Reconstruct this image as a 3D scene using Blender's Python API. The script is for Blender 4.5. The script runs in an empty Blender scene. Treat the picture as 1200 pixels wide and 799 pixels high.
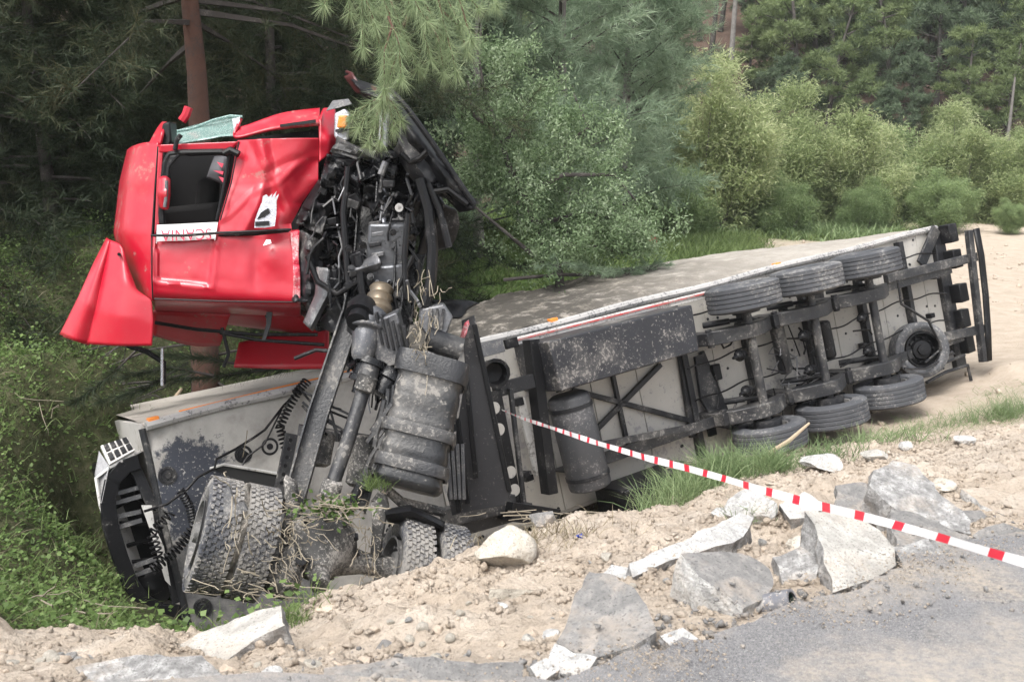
import bpy, bmesh, math, random
import numpy as np
from mathutils import Vector, Matrix
SC = bpy.context.scene
COL = SC.collection
R = math.radians
# ---------------------------------------------------------------- camera, sky, sun, exposure
HC, TH = 1.65, R(10)
cam = bpy.data.cameras.new('camera'); cam.lens = 36; cam.sensor_width = 36; cam.clip_end = 1000; cam.clip_start = .05
cam.dof.use_dof = True; cam.dof.focus_distance = 11.0; cam.dof.aperture_fstop = 5.6
camo = bpy.data.objects.new('camera', cam); COL.objects.link(camo)
camo.location = (0, 0, HC); camo.rotation_euler = (R(90) - TH, 0, 0); SC.camera = camo
SUN_EL, SUN_AZ = R(58), R(-150)          # azimuth measured from +Y (the view) towards +X
wd = bpy.data.worlds.new('World'); SC.world = wd; wd.use_nodes = True
nt = wd.node_tree; bg = nt.nodes['Background']
sky = nt.nodes.new('ShaderNodeTexSky'); sky.sky_type = 'NISHITA'; sky.sun_disc = False
sky.sun_elevation = SUN_EL; sky.sun_rotation = SUN_AZ; sky.dust_density = 4.0; sky.air_density = 1.0
hs = nt.nodes.new('ShaderNodeHueSaturation'); hs.inputs['Saturation'].default_value = .22
nt.links.new(sky.outputs[0], hs.inputs['Color']); nt.links.new(hs.outputs[0], bg.inputs[0]); bg.inputs[1].default_value = .15
sl = bpy.data.lights.new('sun', 'SUN'); sl.energy = 1.5; sl.angle = R(30); sl.color = (1, .96, .9)
so = bpy.data.objects.new('sun', sl); COL.objects.link(so)
sd = Vector((math.sin(SUN_AZ) * math.cos(SUN_EL), math.cos(SUN_AZ) * math.cos(SUN_EL), math.sin(SUN_EL)))
so.rotation_euler = sd.to_track_quat('Z', 'Y').to_euler(); so.location = (0, -10, 30)
SC.view_settings.view_transform = 'Standard'; SC.view_settings.look = 'None'
SC.view_settings.exposure = 1.22; SC.view_settings.gamma = 1
# ---------------------------------------------------------------- projections of the survey: pixel + depth -> place
CT, ST = math.cos(TH), math.sin(TH)
def P(px, py, d):
    x = (px - 600) / 1200 * d; y = -(py - 399.5) / 1200 * d
    return Vector((x, d * CT + y * ST, HC - d * ST + y * CT))
def onz(px, py, z):
    return P(px, py, (HC - z) / (ST + CT * (py - 399.5) / 1200))
def c2w(v): return Vector((v[0], v[2] * CT - v[1] * ST, -v[2] * ST - v[1] * CT))
TS = c2w((.83838, -.21314, .50169)); TU = c2w((-.20526, -.97608, -.07169)); TW = c2w((-.50497, .04287, .86207))
TO = c2w((-3.46797, 3.35534, 11.24421)) + Vector((0, 0, HC))
def TL(s, w, u): return TO + TS * s + TW * w + TU * u
def TP(px, py, w):                        # where the sight line meets the trailer plane w
    c = Vector((0, 0, HC)); dr = P(px, py, 1) - c
    t = (w + (TO - c).dot(TW)) / dr.dot(TW)
    return c + dr * t
# ---------------------------------------------------------------- noise
def vnoise(p):
    i = np.floor(p); f = p - i; f = f * f * (3 - 2 * f)
    def h(o):
        q = i + o
        return np.modf(np.abs(np.sin(q[:, 0] * 127.1 + q[:, 1] * 311.7 + q[:, 2] * 74.7) * 43758.5453))[0]
    r = 0
    for a in (0, 1):
        for b in (0, 1):
            for c in (0, 1):
                r = r + h(np.array([a, b, c])) * (f[:, 0] if a else 1 - f[:, 0]) * (f[:, 1] if b else 1 - f[:, 1]) * (f[:, 2] if c else 1 - f[:, 2])
    return r
def fbm(p, o=4):
    r, a = 0, .5
    for k in range(o):
        r = r + a * (vnoise(p * (2 ** k) + 17.3 * k) - .5); a *= .5
    return r
def sstep(a, b, x):
    t = np.clip((x - a) / (b - a), 0, 1); return t * t * (3 - 2 * t)
# ---------------------------------------------------------------- mesh builder
INV = {}
class MB:
    def __init__(s): s.v = []; s.f = []; s.m = []
    def add(s, vs, fs, m=0):
        o = len(s.v); s.v += [Vector(v) for v in vs]; s.f += [tuple(i + o for i in f) for f in fs]; s.m += [m] * len(fs); return s
    def box(s, c, a, b, e, m=0):
        c, a, b, e = Vector(c), Vector(a), Vector(b), Vector(e)
        vs = [c + a * i + b * j + e * k for i in (-1, 1) for j in (-1, 1) for k in (-1, 1)]
        return s.add(vs, [(0, 1, 3, 2), (4, 6, 7, 5), (0, 4, 5, 1), (2, 3, 7, 6), (0, 2, 6, 4), (1, 5, 7, 3)], m)
    def tbox(s, s0, s1, w0, w1, u0, u1, m=0):
        return s.box(TL((s0 + s1) / 2, (w0 + w1) / 2, (u0 + u1) / 2), TS * (s1 - s0) / 2, TW * (w1 - w0) / 2, TU * (u1 - u0) / 2, m)
    def beam(s, p, q, wd, th, up=None, m=0):
        p, q = Vector(p), Vector(q); d = (q - p); l = d.length; d /= l
        up = Vector(up) if up is not None else Vector((0, -1, 0))
        x = d.cross(up)
        if x.length < 1e-3: x = d.orthogonal()
        x.normalize(); y = x.cross(d)
        return s.box((p + q) / 2, d * l / 2, x * wd / 2, y * th / 2, m)
    def tube(s, pts, r, n=8, m=0, caps=True):
        pts = [Vector(p) for p in pts]; k = len(pts)
        rs = r if isinstance(r, (list, tuple)) else [r] * k
        t = (pts[1] - pts[0]).normalized(); x = t.orthogonal().normalized()
        vs, fs = [], []
        for i, p in enumerate(pts):
            if i == k - 1: tt = pts[i] - pts[i - 1]
            elif i == 0: tt = pts[1] - pts[0]
            else: tt = pts[i + 1] - pts[i - 1]
            if tt.length < 1e-6: tt = t.copy()
            t = tt.normalized(); x = (x - t * x.dot(t))
            if x.length < 1e-4: x = t.orthogonal()
            x.normalize(); y = t.cross(x)
            vs += [p + (x * math.cos(2 * math.pi * j / n) + y * math.sin(2 * math.pi * j / n)) * rs[i] for j in range(n)]
        for i in range(k - 1):
            fs += [(i * n + j, i * n + (j + 1) % n, (i + 1) * n + (j + 1) % n, (i + 1) * n + j) for j in range(n)]
        if caps: fs += [tuple(range(n - 1, -1, -1)), tuple(range((k - 1) * n, k * n))]
        return s.add(vs, fs, m)
    def lathe(s, o, ax, prof, n=32, m=0):
        o, ax = Vector(o), Vector(ax).normalized(); x = ax.orthogonal().normalized(); y = ax.cross(x)
        vs, fs = [], []; k = len(prof)
        for t, r in prof: vs += [o + ax * t + (x * math.cos(2 * math.pi * j / n) + y * math.sin(2 * math.pi * j / n)) * max(r, 1e-4) for j in range(n)]
        for i in range(k - 1): fs += [(i * n + j, i * n + (j + 1) % n, (i + 1) * n + (j + 1) % n, (i + 1) * n + j) for j in range(n)]
        return s.add(vs, fs, m)
    def prism(s, poly, off, m=0, m2=None):
        poly = [Vector(p) for p in poly]; off = Vector(off); n = len(poly); m2 = m if m2 is None else m2
        o = len(s.v); s.add(poly + [p + off for p in poly], [tuple(range(n)), tuple(range(2 * n - 1, n - 1, -1))], m)
        s.add([], []); s.f += [(o + i, o + n + i, o + n + (i + 1) % n, o + (i + 1) % n) for i in range(n)]; s.m += [m2] * n
        return s
    def grid(s, rows, m=0):
        a, b = len(rows), len(rows[0])
        return s.add([p for r in rows for p in r], [(i * b + j, i * b + j + 1, (i + 1) * b + j + 1, (i + 1) * b + j) for i in range(a - 1) for j in range(b - 1)], m)
def smooth(me, ang=35):
    me.polygons.foreach_set('use_smooth', [True] * len(me.polygons))
    try: me.set_sharp_from_angle(angle=R(ang))
    except Exception: pass
def obj(name, mb, mats, parent=None, ang=35, bevel=0, solid=0, label=None, norm=True):
    me = bpy.data.meshes.new(name)
    iv = INV.get(parent.name) if parent is not None else None
    if parent is None:
        c = Vector((sum(v.x for v in mb.v), sum(v.y for v in mb.v), 0)) / len(mb.v); c.z = min(v.z for v in mb.v)
        iv = -c
    me.from_pydata([v + iv for v in mb.v], [], mb.f)
    mats = mats if isinstance(mats, (list, tuple)) else [mats]
    for m in mats: me.materials.append(m)
    if len(mats) > 1: me.polygons.foreach_set('material_index', mb.m)
    if norm:
        bm = bmesh.new(); bm.from_mesh(me); bmesh.ops.recalc_face_normals(bm, faces=bm.faces); bm.to_mesh(me); bm.free()
    smooth(me, ang); me.update()
    o = bpy.data.objects.new(name, me); COL.objects.link(o)
    if parent is not None: o.parent = parent; INV[o.name] = iv
    else: o.location = -iv; INV[o.name] = iv
    if solid:
        md = o.modifiers.new('thick', 'SOLIDIFY'); md.thickness = solid; md.offset = 0
    if bevel:
        md = o.modifiers.new('bevel', 'BEVEL'); md.width = bevel; md.segments = 2; md.limit_method = 'ANGLE'; md.angle_limit = R(40)
    if label: o['label'] = label
    return o
def tag(o, label, cat, group=None):
    o['label'] = label; o['category'] = cat
    if group: o['group'] = group
    return o
def kind(o, k): o['kind'] = k; return o
def thing(name, loc, label, cat, group=None):
    o = bpy.data.objects.new(name, None); COL.objects.link(o); o.location = loc; o.empty_display_size = .2
    INV[o.name] = -Vector(loc); return tag(o, label, cat, group)
def mesh_np(name, V, F, mat, tint=None, attrs=None, sm=False):
    me = bpy.data.meshes.new(name); V = np.asarray(V, np.float32); F = np.asarray(F, np.int32); n, k = F.shape
    me.vertices.add(len(V)); me.vertices.foreach_set('co', V.ravel())
    me.loops.add(n * k); me.loops.foreach_set('vertex_index', F.ravel())
    me.polygons.add(n); me.polygons.foreach_set('loop_start', np.arange(0, n * k, k, dtype=np.int32))
    try: me.polygons.foreach_set('loop_total', np.full(n, k, np.int32))
    except Exception: pass
    if sm: me.polygons.foreach_set('use_smooth', np.ones(n, bool))
    ats = dict(attrs or {})
    if tint is not None: ats['tint'] = tint
    for a, val in ats.items():
        at = me.attributes.new(a, 'FLOAT', 'POINT'); at.data.foreach_set('value', np.asarray(val, np.float32))
    me.update(calc_edges=True); me.validate()
    if mat: me.materials.append(mat)
    return me
def link(name, me, parent=None, loc=(0, 0, 0)):
    o = bpy.data.objects.new(name, me); COL.objects.link(o); o.location = loc
    if parent is not None: o.parent = parent
    return o
# ---------------------------------------------------------------- materials
class NT:
    def __init__(s, m): s.t = m.node_tree; s.n = s.t.nodes
    def new(s, ty, **kw):
        n = s.n.new(ty)
        for k, v in kw.items(): setattr(n, k, v)
        return n
    def link(s, a, b): s.t.links.new(a, b)
    def noise(s, vec, scale, detail=4, rough=.6):
        n = s.new('ShaderNodeTexNoise'); n.inputs['Scale'].default_value = scale; n.inputs['Detail'].default_value = detail; n.inputs['Roughness'].default_value = rough
        s.link(vec, n.inputs['Vector']); return n.outputs['Fac']
    def ramp(s, fac, *st):
        n = s.new('ShaderNodeValToRGB'); e = n.color_ramp.elements
        while len(e) < len(st): e.new(.5)
        for i, (p, c) in enumerate(st): e[i].position = p; e[i].color = (c if isinstance(c, tuple) else (c, c, c)) + (1,)
        s.link(fac, n.inputs[0]); return n.outputs[0]
    def mix(s, f, a, b, mode='MIX'):
        n = s.new('ShaderNodeMix', data_type='RGBA', blend_type=mode)
        for q, i in ((f, 0), (a, 6), (b, 7)):
            if hasattr(q, 'is_output'): s.link(q, n.inputs[i])
            else: n.inputs[i].default_value = q if i == 0 else tuple(q) + (1,)
        return n.outputs[2]
    def math(s, op, a, b=0.):
        n = s.new('ShaderNodeMath', operation=op)
        for q, i in ((a, 0), (b, 1)):
            if hasattr(q, 'is_output'): s.link(q, n.inputs[i])
            else: n.inputs[i].default_value = q
        return n.outputs[0]
def newmat(name):
    m = bpy.data.materials.new(name); m.use_nodes = True; t = NT(m); b = t.n['Principled BSDF']; return m, t, b
MUD = (.36, .335, .31)
def mat(name, col, rough=.55, metal=0, var=.25, mud=0, mudcol=MUD, msc=5, spots=0, bump=.15, bsc=40, coat=0, spec=.5, mdet=6):
    m, t, b = newmat(name); v = t.new('ShaderNodeTexCoord').outputs['Object']
    c = t.mix(t.noise(v, 3.1, 5), tuple(x * (1 - var) for x in col), tuple(min(1, x * (1 + var)) for x in col))
    r = rough
    if mud:
        big = t.noise(v, msc * .45, 5, .6); c0 = .66 - .34 * mud
        soft = t.math('MULTIPLY', t.ramp(big, (c0 - .04, 0.), (c0 + .2, .6)), t.ramp(t.noise(v, msc * 5, 6, .7), (.3, .35), (.62, 1.)))
        n2 = t.math('ADD', t.noise(v, msc * (5 + 4 * spots), 7, .66), t.math('MULTIPLY', t.math('SUBTRACT', big, .5), .75)); c1 = .70 - .26 * mud - .08 * spots
        k = t.math('MAXIMUM', soft, t.ramp(n2, (c1, 0.), (c1 + .07, .9)))
        mc = t.mix(t.noise(v, 22, 4), tuple(x * .72 for x in mudcol), tuple(x * 1.15 for x in mudcol))
        if spots:
            k2 = t.ramp(t.noise(v, msc * 7, 5, .6), (.70 - .2 * spots, 0.), (.74 - .2 * spots, .85)); k = t.math('MAXIMUM', k, k2)
        c = t.mix(k, c, mc); r = t.math('ADD', t.math('MULTIPLY', k, .9 - rough), rough)
        if metal: t.link(t.math('MULTIPLY', t.math('SUBTRACT', 1., k), metal), b.inputs['Metallic'])
    elif metal: b.inputs['Metallic'].default_value = metal
    t.link(c, b.inputs['Base Color'])
    if hasattr(r, 'is_output'): t.link(r, b.inputs['Roughness'])
    else: b.inputs['Roughness'].default_value = r
    b.inputs['Coat Weight'].default_value = coat; b.inputs['Coat Roughness'].default_value = .12; b.inputs['Specular IOR Level'].default_value = spec
    if bump:
        bp = t.new('ShaderNodeBump'); bp.inputs['Strength'].default_value = bump; bp.inputs['Distance'].default_value = .02
        h = t.math('ADD', t.noise(v, bsc, 5), t.math('MULTIPLY', t.noise(v, bsc / 6, 3), .8)); t.link(h, bp.inputs['Height']); t.link(bp.outputs[0], b.inputs['Normal'])
    return m
def leafmat(name, c1, c2, c3, trans=.3, rough=.6, island=.55):
    m, t, b = newmat(name); g = t.new('ShaderNodeNewGeometry'); a = t.new('ShaderNodeAttribute', attribute_name='tint'); oi = t.new('ShaderNodeObjectInfo')
    f = t.math('ADD', t.math('MULTIPLY', g.outputs['Random Per Island'], island), t.math('MULTIPLY', a.outputs['Fac'], 1 - island))
    f = t.math('ADD', f, t.math('MULTIPLY', t.math('SUBTRACT', oi.outputs['Random'], .5), .25))
    c = t.ramp(f, (.08, c1), (.5, c2), (.95, c3)); t.link(c, b.inputs['Base Color']); b.inputs['Roughness'].default_value = rough; b.inputs['Specular IOR Level'].default_value = .3
    tr = t.new('ShaderNodeBsdfTranslucent'); t.link(c, tr.inputs['Color']); mx = t.new('ShaderNodeMixShader'); mx.inputs[0].default_value = trans
    t.link(b.outputs[0], mx.inputs[1]); t.link(tr.outputs[0], mx.inputs[2]); t.link(mx.outputs[0], t.n['Material Output'].inputs[0]); return m
RED = mat('red_paint', (.43, .006, .024), .36, 0, .12, .12, (.34, .12, .11), 2.2, .0, .04, 9, .3)
def scratched(m):
    t = NT(m); b = t.n['Principled BSDF']; lk = b.inputs['Base Color'].links[0].from_socket; v = t.new('ShaderNodeTexCoord').outputs['Object']
    for sc, rot, th in (((1.2, 1, 30), .35, .70), ((26, 1, 1.5), -.25, .715)):
        mp = t.new('ShaderNodeMapping'); mp.inputs['Scale'].default_value = sc; mp.inputs['Rotation'].default_value = (0, rot, 0); t.link(v, mp.inputs['Vector'])
        k = t.math('MULTIPLY', t.ramp(t.noise(mp.outputs[0], 2.2, 5, .6), (th, 0.), (th + .03, .3)), t.ramp(t.noise(v, 1.7, 2), (.46, 0.), (.6, 1.))); lk = t.mix(k, lk, (.75, .42, .42))
    dk = t.ramp(t.noise(v, 1.3, 7, .7), (.5, 0.), (.75, .22)); lk = t.mix(dk, lk, (.33, .10, .10)); t.link(lk, b.inputs['Base Color'])
scratched(RED)
REDD = mat('red_paint_dirty', (.36, .008, .02), .4, 0, .2, .3, (.25, .12, .1), 4, 0, .06, 20)
REDW = mat('red_paint_scraped', (.5, .02, .05), .5, 0, .2, .5, (.6, .45, .45), 9, .3, .3, 30)
BLK = mat('black_plastic', (.008, .0082, .0095), .42, 0, .3, .12, (.13, .125, .12), 6, .1, .1, 30, 0, .22)
BLKG = mat('black_greasy_metal', (.007, .0075, .009), .26, 0, .3, .10, (.13, .125, .125), 7, .3, .25, 35, 0, .3)
STL = mat('dark_steel', (.016, .0165, .019), .42, 0, .3, .3, (.18, .172, .163), 6, .1, .25, 40, 0, .35)
STLM = mat('muddy_steel', (.016, .017, .020), .42, .0, .3, .44, (.21, .20, .187), 4, .06, .35, 40)
GRY = mat('grey_cast_metal', (.13, .132, .14), .38, .5, .25, .35, (.3, .29, .28), 8, .3, .3, 40)
CAST = mat('dusty_cast_iron', (.03, .03, .03), .6, .1, .3, .6, (.36, .34, .315), 7, .3, .4, 30)
TANK = mat('muddy_tank', (.010, .011, .013), .32, 0, .3, .5, (.235, .222, .205), 3.0, .0, .3, 30)
BRASS = mat('brass_rings', (.15, .12, .085), .38, .5, .4, .4, (.1, .09, .08), 8, 0, .1, 30)
CHR = mat('scratched_chrome', (.42, .42, .45), .25, .9, .3, .35, (.4, .4, .4), 12, .2, .3, 50)
PAN = mat('beige_underside', (.43, .41, .375), .6, 0, .1, .42, (.30, .29, .29), 1.6, .25, .08, 25, mdet=10)
PANM = mat('soot_splashed_underside', (.42, .40, .37), .6, 0, .1, .66, (.07, .075, .09), 1.7, .45, .2, 30, mdet=12)
PANB = mat('mud_caked_underside', (.33, .31, .285), .75, 0, .12, .5, (.16, .155, .155), 2.6, .45, .3, 22, mdet=10)
WHT = mat('dirty_white_paint', (.58, .57, .55), .5, 0, .1, .42, (.26, .245, .23), 4, .25, .08, 30)
WPL = mat('trailer_white_side', (.55, .53, .505), .5, 0, .08, .3, (.42, .39, .35), 3, .1, .08, 30)
ORG = mat('orange_reflector', (.8, .25, .04), .4, 0, .1, .2, MUD, 10)
REDL = mat('red_tape_line', (.42, .05, .05), .6, 0, .3, .6, (.3, .26, .24), 9, .4)
TYR = mat('tyre_rubber', (.055, .058, .066), .72, 0, .25, .42, (.23, .225, .22), 4, .2, .25, 60)
TYRM = mat('tyre_rubber_muddy', (.05, .054, .066), .7, 0, .25, .84, (.285, .27, .25), 5, .3, .4, 60)
RIM = mat('dusty_rim', (.12, .12, .12), .6, .3, .3, .6, (.26, .25, .24), 6, .2, .2, 40)
HOSE = mat('rubber_hose', (.007, .007, .008), .33, 0, .3, .12, (.2, .19, .19), 9, .1, .05, 30, 0, .25)
CABI = mat('cab_lining', (.004, .004, .0045), .9, 0, .3)
SEAT = mat('grey_seat_cloth', (.1, .1, .11), .9, 0, .3)
STK = mat('white_sticker', (.8, .8, .8), .4, 0, .04, .12, (.6, .5, .5), 9, 0, 0)
STKR = mat('red_print', (.62, .05, .1), .45, 0, .05, 0, bump=0)
BARK = mat('pine_bark', (.10, .05, .036), .9, 0, .5, .45, (.07, .05, .045), 7, .2, .9, 16)
BARKD = mat('dark_bark', (.05, .043, .04), .9, 0, .4, .4, (.12, .11, .1), 7, .2, .6, 20)
BARKG = mat('grey_bark', (.16, .15, .14), .9, 0, .4, .4, (.08, .075, .07), 7, .2, .6, 20)
WOOD = mat('broken_wood', (.38, .30, .21), .8, 0, .3)
DRY = leafmat('dry_grass', (.13, .11, .07), (.24, .205, .14), (.38, .33, .24), .15)
def glassmat():
    m, t, b = newmat('cracked_green_glass'); v = t.new('ShaderNodeTexCoord').outputs['Object']
    vo = t.new('ShaderNodeTexVoronoi', feature='DISTANCE_TO_EDGE'); vo.inputs['Scale'].default_value = 28; t.link(v, vo.inputs['Vector'])
    k = t.ramp(vo.outputs['Distance'], (.0, 1.), (.05, 0.))
    t.link(t.mix(k, (.24, .38, .35), (.7, .8, .78)), b.inputs['Base Color']); b.inputs['Roughness'].default_value = .15
    b.inputs['Transmission Weight'].default_value = .35; b.inputs['Alpha'].default_value = 1; return m
GLS = glassmat()
def whitered():
    m, t, b = newmat('barrier_tape_white'); b.inputs['Base Color'].default_value = (.86, .86, .87, 1); b.inputs['Roughness'].default_value = .35
    m2, t2, b2 = newmat('barrier_tape_red'); b2.inputs['Base Color'].default_value = (.75, .03, .06, 1); b2.inputs['Roughness'].default_value = .35
    return m, m2
TAPW, TAPR = whitered()
def stonemat(name, c1, c2, c3, bs=.5, sc=9):
    m, t, b = newmat(name); v = t.new('ShaderNodeTexCoord').outputs['Object']
    c = t.ramp(t.noise(v, sc, 8, .7), (.3, c1), (.5, c2), (.68, c3))
    c = t.mix(t.ramp(t.noise(v, 90, 2, .5), (.6, 0.), (.66, 1.)), c, tuple(x * .55 for x in c2)); c = t.mix(t.math('MULTIPLY', t.ramp(t.noise(v, 3.5, 8, .7), (.5, 0.), (.66, .5)), 1.), c, (.40, .335, .27)); c = t.mix(t.ramp(t.noise(v, 2.1, 6, .6), (.3, .5), (.5, 0.)), c, tuple(x * .5 for x in c2)); t.link(c, b.inputs['Base Color']); b.inputs['Roughness'].default_value = .92
    bp = t.new('ShaderNodeBump'); bp.inputs['Strength'].default_value = bs; bp.inputs['Distance'].default_value = .02
    t.link(t.math('ADD', t.noise(v, 55, 5, .7), t.noise(v, 14, 4, .6)), bp.inputs['Height']); t.link(bp.outputs[0], b.inputs['Normal']); return m
ROCK = stonemat('pale_broken_rock', (.28, .265, .245), (.42, .405, .375), (.54, .53, .505), .8)
ROCKW = stonemat('white_broken_concrete', (.26, .255, .25), (.5, .495, .485), (.66, .66, .65), .9, 13)
ROCKG = stonemat('grey_broken_concrete', (.11, .11, .11), (.27, .265, .26), (.52, .52, .515), .8, 16)
ASPS = stonemat('asphalt_slab_top', (.12, .117, .116), (.18, .176, .172), (.27, .258, .245), .5, 20)
BOUL = stonemat('beige_boulder', (.36, .325, .27), (.49, .455, .395), (.59, .56, .51), .7, 8)
CLOD = stonemat('soil_clod', (.33, .265, .205), (.43, .355, .285), (.53, .455, .375), .4, 12)
def asphalt():
    m, t, b = newmat('dusty_asphalt'); v = t.new('ShaderNodeTexCoord').outputs['Object']
    c = t.ramp(t.noise(v, 60, 4, .7), (.3, (.095, .095, .10)), (.55, (.16, .158, .162)), (.75, (.24, .235, .237)))
    d = t.math('MULTIPLY', t.ramp(t.noise(v, 1.5, 9, .65), (.44, 0.), (.68, 1.)), t.ramp(t.noise(v, 30, 4, .7), (.35, .25), (.6, 1.)))
    c = t.mix(t.ramp(t.noise(v, 210, 2, .5), (.36, 1.), (.48, 0.)), c, (.045, .045, .047)); c = t.mix(t.ramp(t.noise(v, 170, 2, .5), (.6, 0.), (.68, .7)), c, (.42, .41, .39)); c = t.mix(d, c, (.40, .335, .255)); wv = t.new('ShaderNodeVectorMath', operation='MULTIPLY_ADD'); nz_ = t.new('ShaderNodeTexNoise'); nz_.inputs['Scale'].default_value = 3; nz_.inputs['Detail'].default_value = 6; t.link(v, nz_.inputs['Vector']); t.link(nz_.outputs['Color'], wv.inputs[0]); wv.inputs[1].default_value = (.22, .22, .22); t.link(v, wv.inputs[2]); vo = t.new('ShaderNodeTexVoronoi', feature='DISTANCE_TO_EDGE'); vo.inputs['Scale'].default_value = 1.15; t.link(wv.outputs[0], vo.inputs['Vector']); c = t.mix(t.math('MULTIPLY', t.ramp(vo.outputs['Distance'], (.0, .8), (.008, 0.)), t.ramp(t.noise(v, .7, 3), (.62, 0.), (.66, .7))), c, (.05, .048, .045)); c = t.mix(t.ramp(t.noise(v, 16, 3, .5), (.66, 0.), (.7, .8)), c, (.09, .088, .09)); c = t.mix(t.ramp(t.noise(v, 2.3, 4), (.35, 0.), (.7, .55)), c, (.23, .225, .225)); t.link(c, b.inputs['Base Color']); b.inputs['Roughness'].default_value = .85
    bp = t.new('ShaderNodeBump'); bp.inputs['Strength'].default_value = .5; bp.inputs['Distance'].default_value = .01
    t.link(t.math('ADD', t.noise(v, 130, 3), t.noise(v, 25, 4)), bp.inputs['Height']); t.link(bp.outputs[0], b.inputs['Normal']); return m
ASP = asphalt()
def groundmat():
    m, t, b = newmat('ground_soil'); v = t.new('ShaderNodeTexCoord').outputs['Object']
    soil = t.ramp(t.noise(v, 4, 9, .68), (.3, (.41, .34, .27)), (.5, (.54, .455, .37)), (.68, (.64, .56, .475)))
    soil = t.mix(t.ramp(t.noise(v, 1.1, 5), (.4, 0.), (.7, .5)), soil, (.47, .415, .36)); soil = t.mix(t.ramp(t.noise(v, 34, 6, .75), (.34, .5), (.48, 0.)), soil, (.24, .195, .155))  # fine dark flecks painted in for the shade between crumbs
    fld = t.ramp(t.noise(v, 2.5, 9, .7), (.3, (.38, .315, .25)), (.5, (.46, .385, .31)), (.7, (.53, .455, .375)))
    lit = t.ramp(t.noise(v, 9, 8, .7), (.3, (.035, .045, .02)), (.5, (.075, .085, .04)), (.72, (.15, .14, .085)))
    grs = t.ramp(t.noise(v, 6, 8, .7), (.3, (.06, .10, .025)), (.5, (.11, .18, .05)), (.7, (.2, .23, .1)))
    red = t.ramp(t.noise(v, .6, 9, .7), (.3, (.06, .042, .034)), (.5, (.095, .063, .05)), (.72, (.15, .11, .085)))
    def A(n): return t.new('ShaderNodeAttribute', attribute_name=n).outputs['Fac']
    c = t.mix(A('field'), soil, fld); c = t.mix(A('litter'), c, lit); c = t.mix(A('grass'), c, grs); c = t.mix(A('hill'), c, red)
    t.link(c, b.inputs['Base Color']); b.inputs['Roughness'].default_value = .95; b.inputs['Specular IOR Level'].default_value = .2
    bp = t.new('ShaderNodeBump'); bp.inputs['Strength'].default_value = .9; bp.inputs['Distance'].default_value = .05
    t.link(t.math('ADD', t.noise(v, 38, 6, .7), t.noise(v, 9, 4, .6)), bp.inputs['Height']); t.link(bp.outputs[0], b.inputs['Normal']); return m
GND = groundmat()
def sidemat():                                # trailer side under soil and needle litter
    m, t, b = newmat('litter_covered_side'); v = t.new('ShaderNodeTexCoord').outputs['Object']
    c = t.ramp(t.noise(v, 2.2, 10, .72), (.3, (.17, .15, .125)), (.48, (.33, .295, .25)), (.62, (.52, .48, .43)))
    lt = t.ramp(t.new('ShaderNodeAttribute', attribute_name='litter').outputs['Fac'], (0., 0.), (1., 1.))
    k = t.math('MULTIPLY', lt, t.ramp(t.noise(v, 3.7, 9, .78), (.32, .15), (.50, 1.)))
    c = t.mix(t.math('MULTIPLY', t.math('SUBTRACT', 1., lt), .8), c, (.42, .39, .35)); c = t.mix(t.ramp(t.noise(v, 11, 8, .75), (.56, 0.), (.64, .55)), c, (.19, .165, .135)); c = t.mix(k, c, (.06, .054, .046)); t.link(c, b.inputs['Base Color']); b.inputs['Roughness'].default_value = .9
    bp = t.new('ShaderNodeBump'); bp.inputs['Strength'].default_value = .5; bp.inputs['Distance'].default_value = .03
    t.link(t.noise(v, 16, 7, .7), bp.inputs['Height']); t.link(bp.outputs[0], b.inputs['Normal']); return m
SIDE = sidemat()
# leaves
PINED = leafmat('dark_pine_needles', (.018, .03, .016), (.04, .06, .03), (.085, .08, .04), .2)
PINEB = leafmat('long_pine_needles', (.14, .2, .11), (.26, .335, .18), (.40, .47, .28), .35)
PINEG = leafmat('grey_green_needles', (.13, .19, .12), (.225, .305, .20), (.33, .41, .29), .45)
PINEH = leafmat('hill_pine_needles', (.09, .13, .06), (.18, .235, .105), (.29, .35, .165), .45)
PINEH2 = leafmat('hill_pine_dark_needles', (.065, .10, .06), (.13, .18, .11), (.20, .265, .16), .45)
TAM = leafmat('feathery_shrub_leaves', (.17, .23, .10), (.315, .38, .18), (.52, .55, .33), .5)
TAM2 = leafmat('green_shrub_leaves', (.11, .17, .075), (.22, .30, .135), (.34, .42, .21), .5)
WIL = leafmat('silver_green_leaves', (.095, .15, .07), (.205, .285, .15), (.40, .48, .33), .4, .75)
IVY = leafmat('undergrowth_leaves', (.05, .085, .025), (.125, .20, .06), (.235, .33, .12), .45, .5)
GRS = leafmat('grass_blades', (.11, .165, .075), (.195, .27, .125), (.32, .38, .21), .35)
GRSB = leafmat('bright_grass_blades', (.085, .13, .045), (.15, .21, .075), (.24, .31, .12), .4)
# ---------------------------------------------------------------- terrain
CP = []
def cp(px, py, d=None, z=None):
    CP.append(tuple(onz(px, py, z) if d is None else P(px, py, d)))
for px, py, z in ((0,799,-.15),(0,735,-.5),(100,765,-.38),(200,799,-.12),(350,799,-.07),(500,799,-.05),(600,799,-.08),
    (300,740,-.72),(440,694,-.75),(530,664,-.78),(620,632,-.75),(700,606,-.78),(780,592,-.8),(860,570,-.85),(940,540,-.9),(1030,524,-.85),(1120,512,-.8),(1200,497,-.75),
    (200,755,-.7),(400,770,-.25),(500,740,-.35),(620,700,-.33),(700,680,-.33),(800,650,-.38),(900,615,-.45),(1000,580,-.4),(1100,560,-.42),(1200,540,-.5),(1200,600,-.28),
    (760,765,-.09),(870,722,-.09),(960,700,-.09),(1060,660,-.09),(1200,640,-.1),(900,799,-.12),(1200,799,-.12),(1200,700,-.12),(700,740,-.2),(820,700,-.22)): cp(px, py, z=z)
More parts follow.
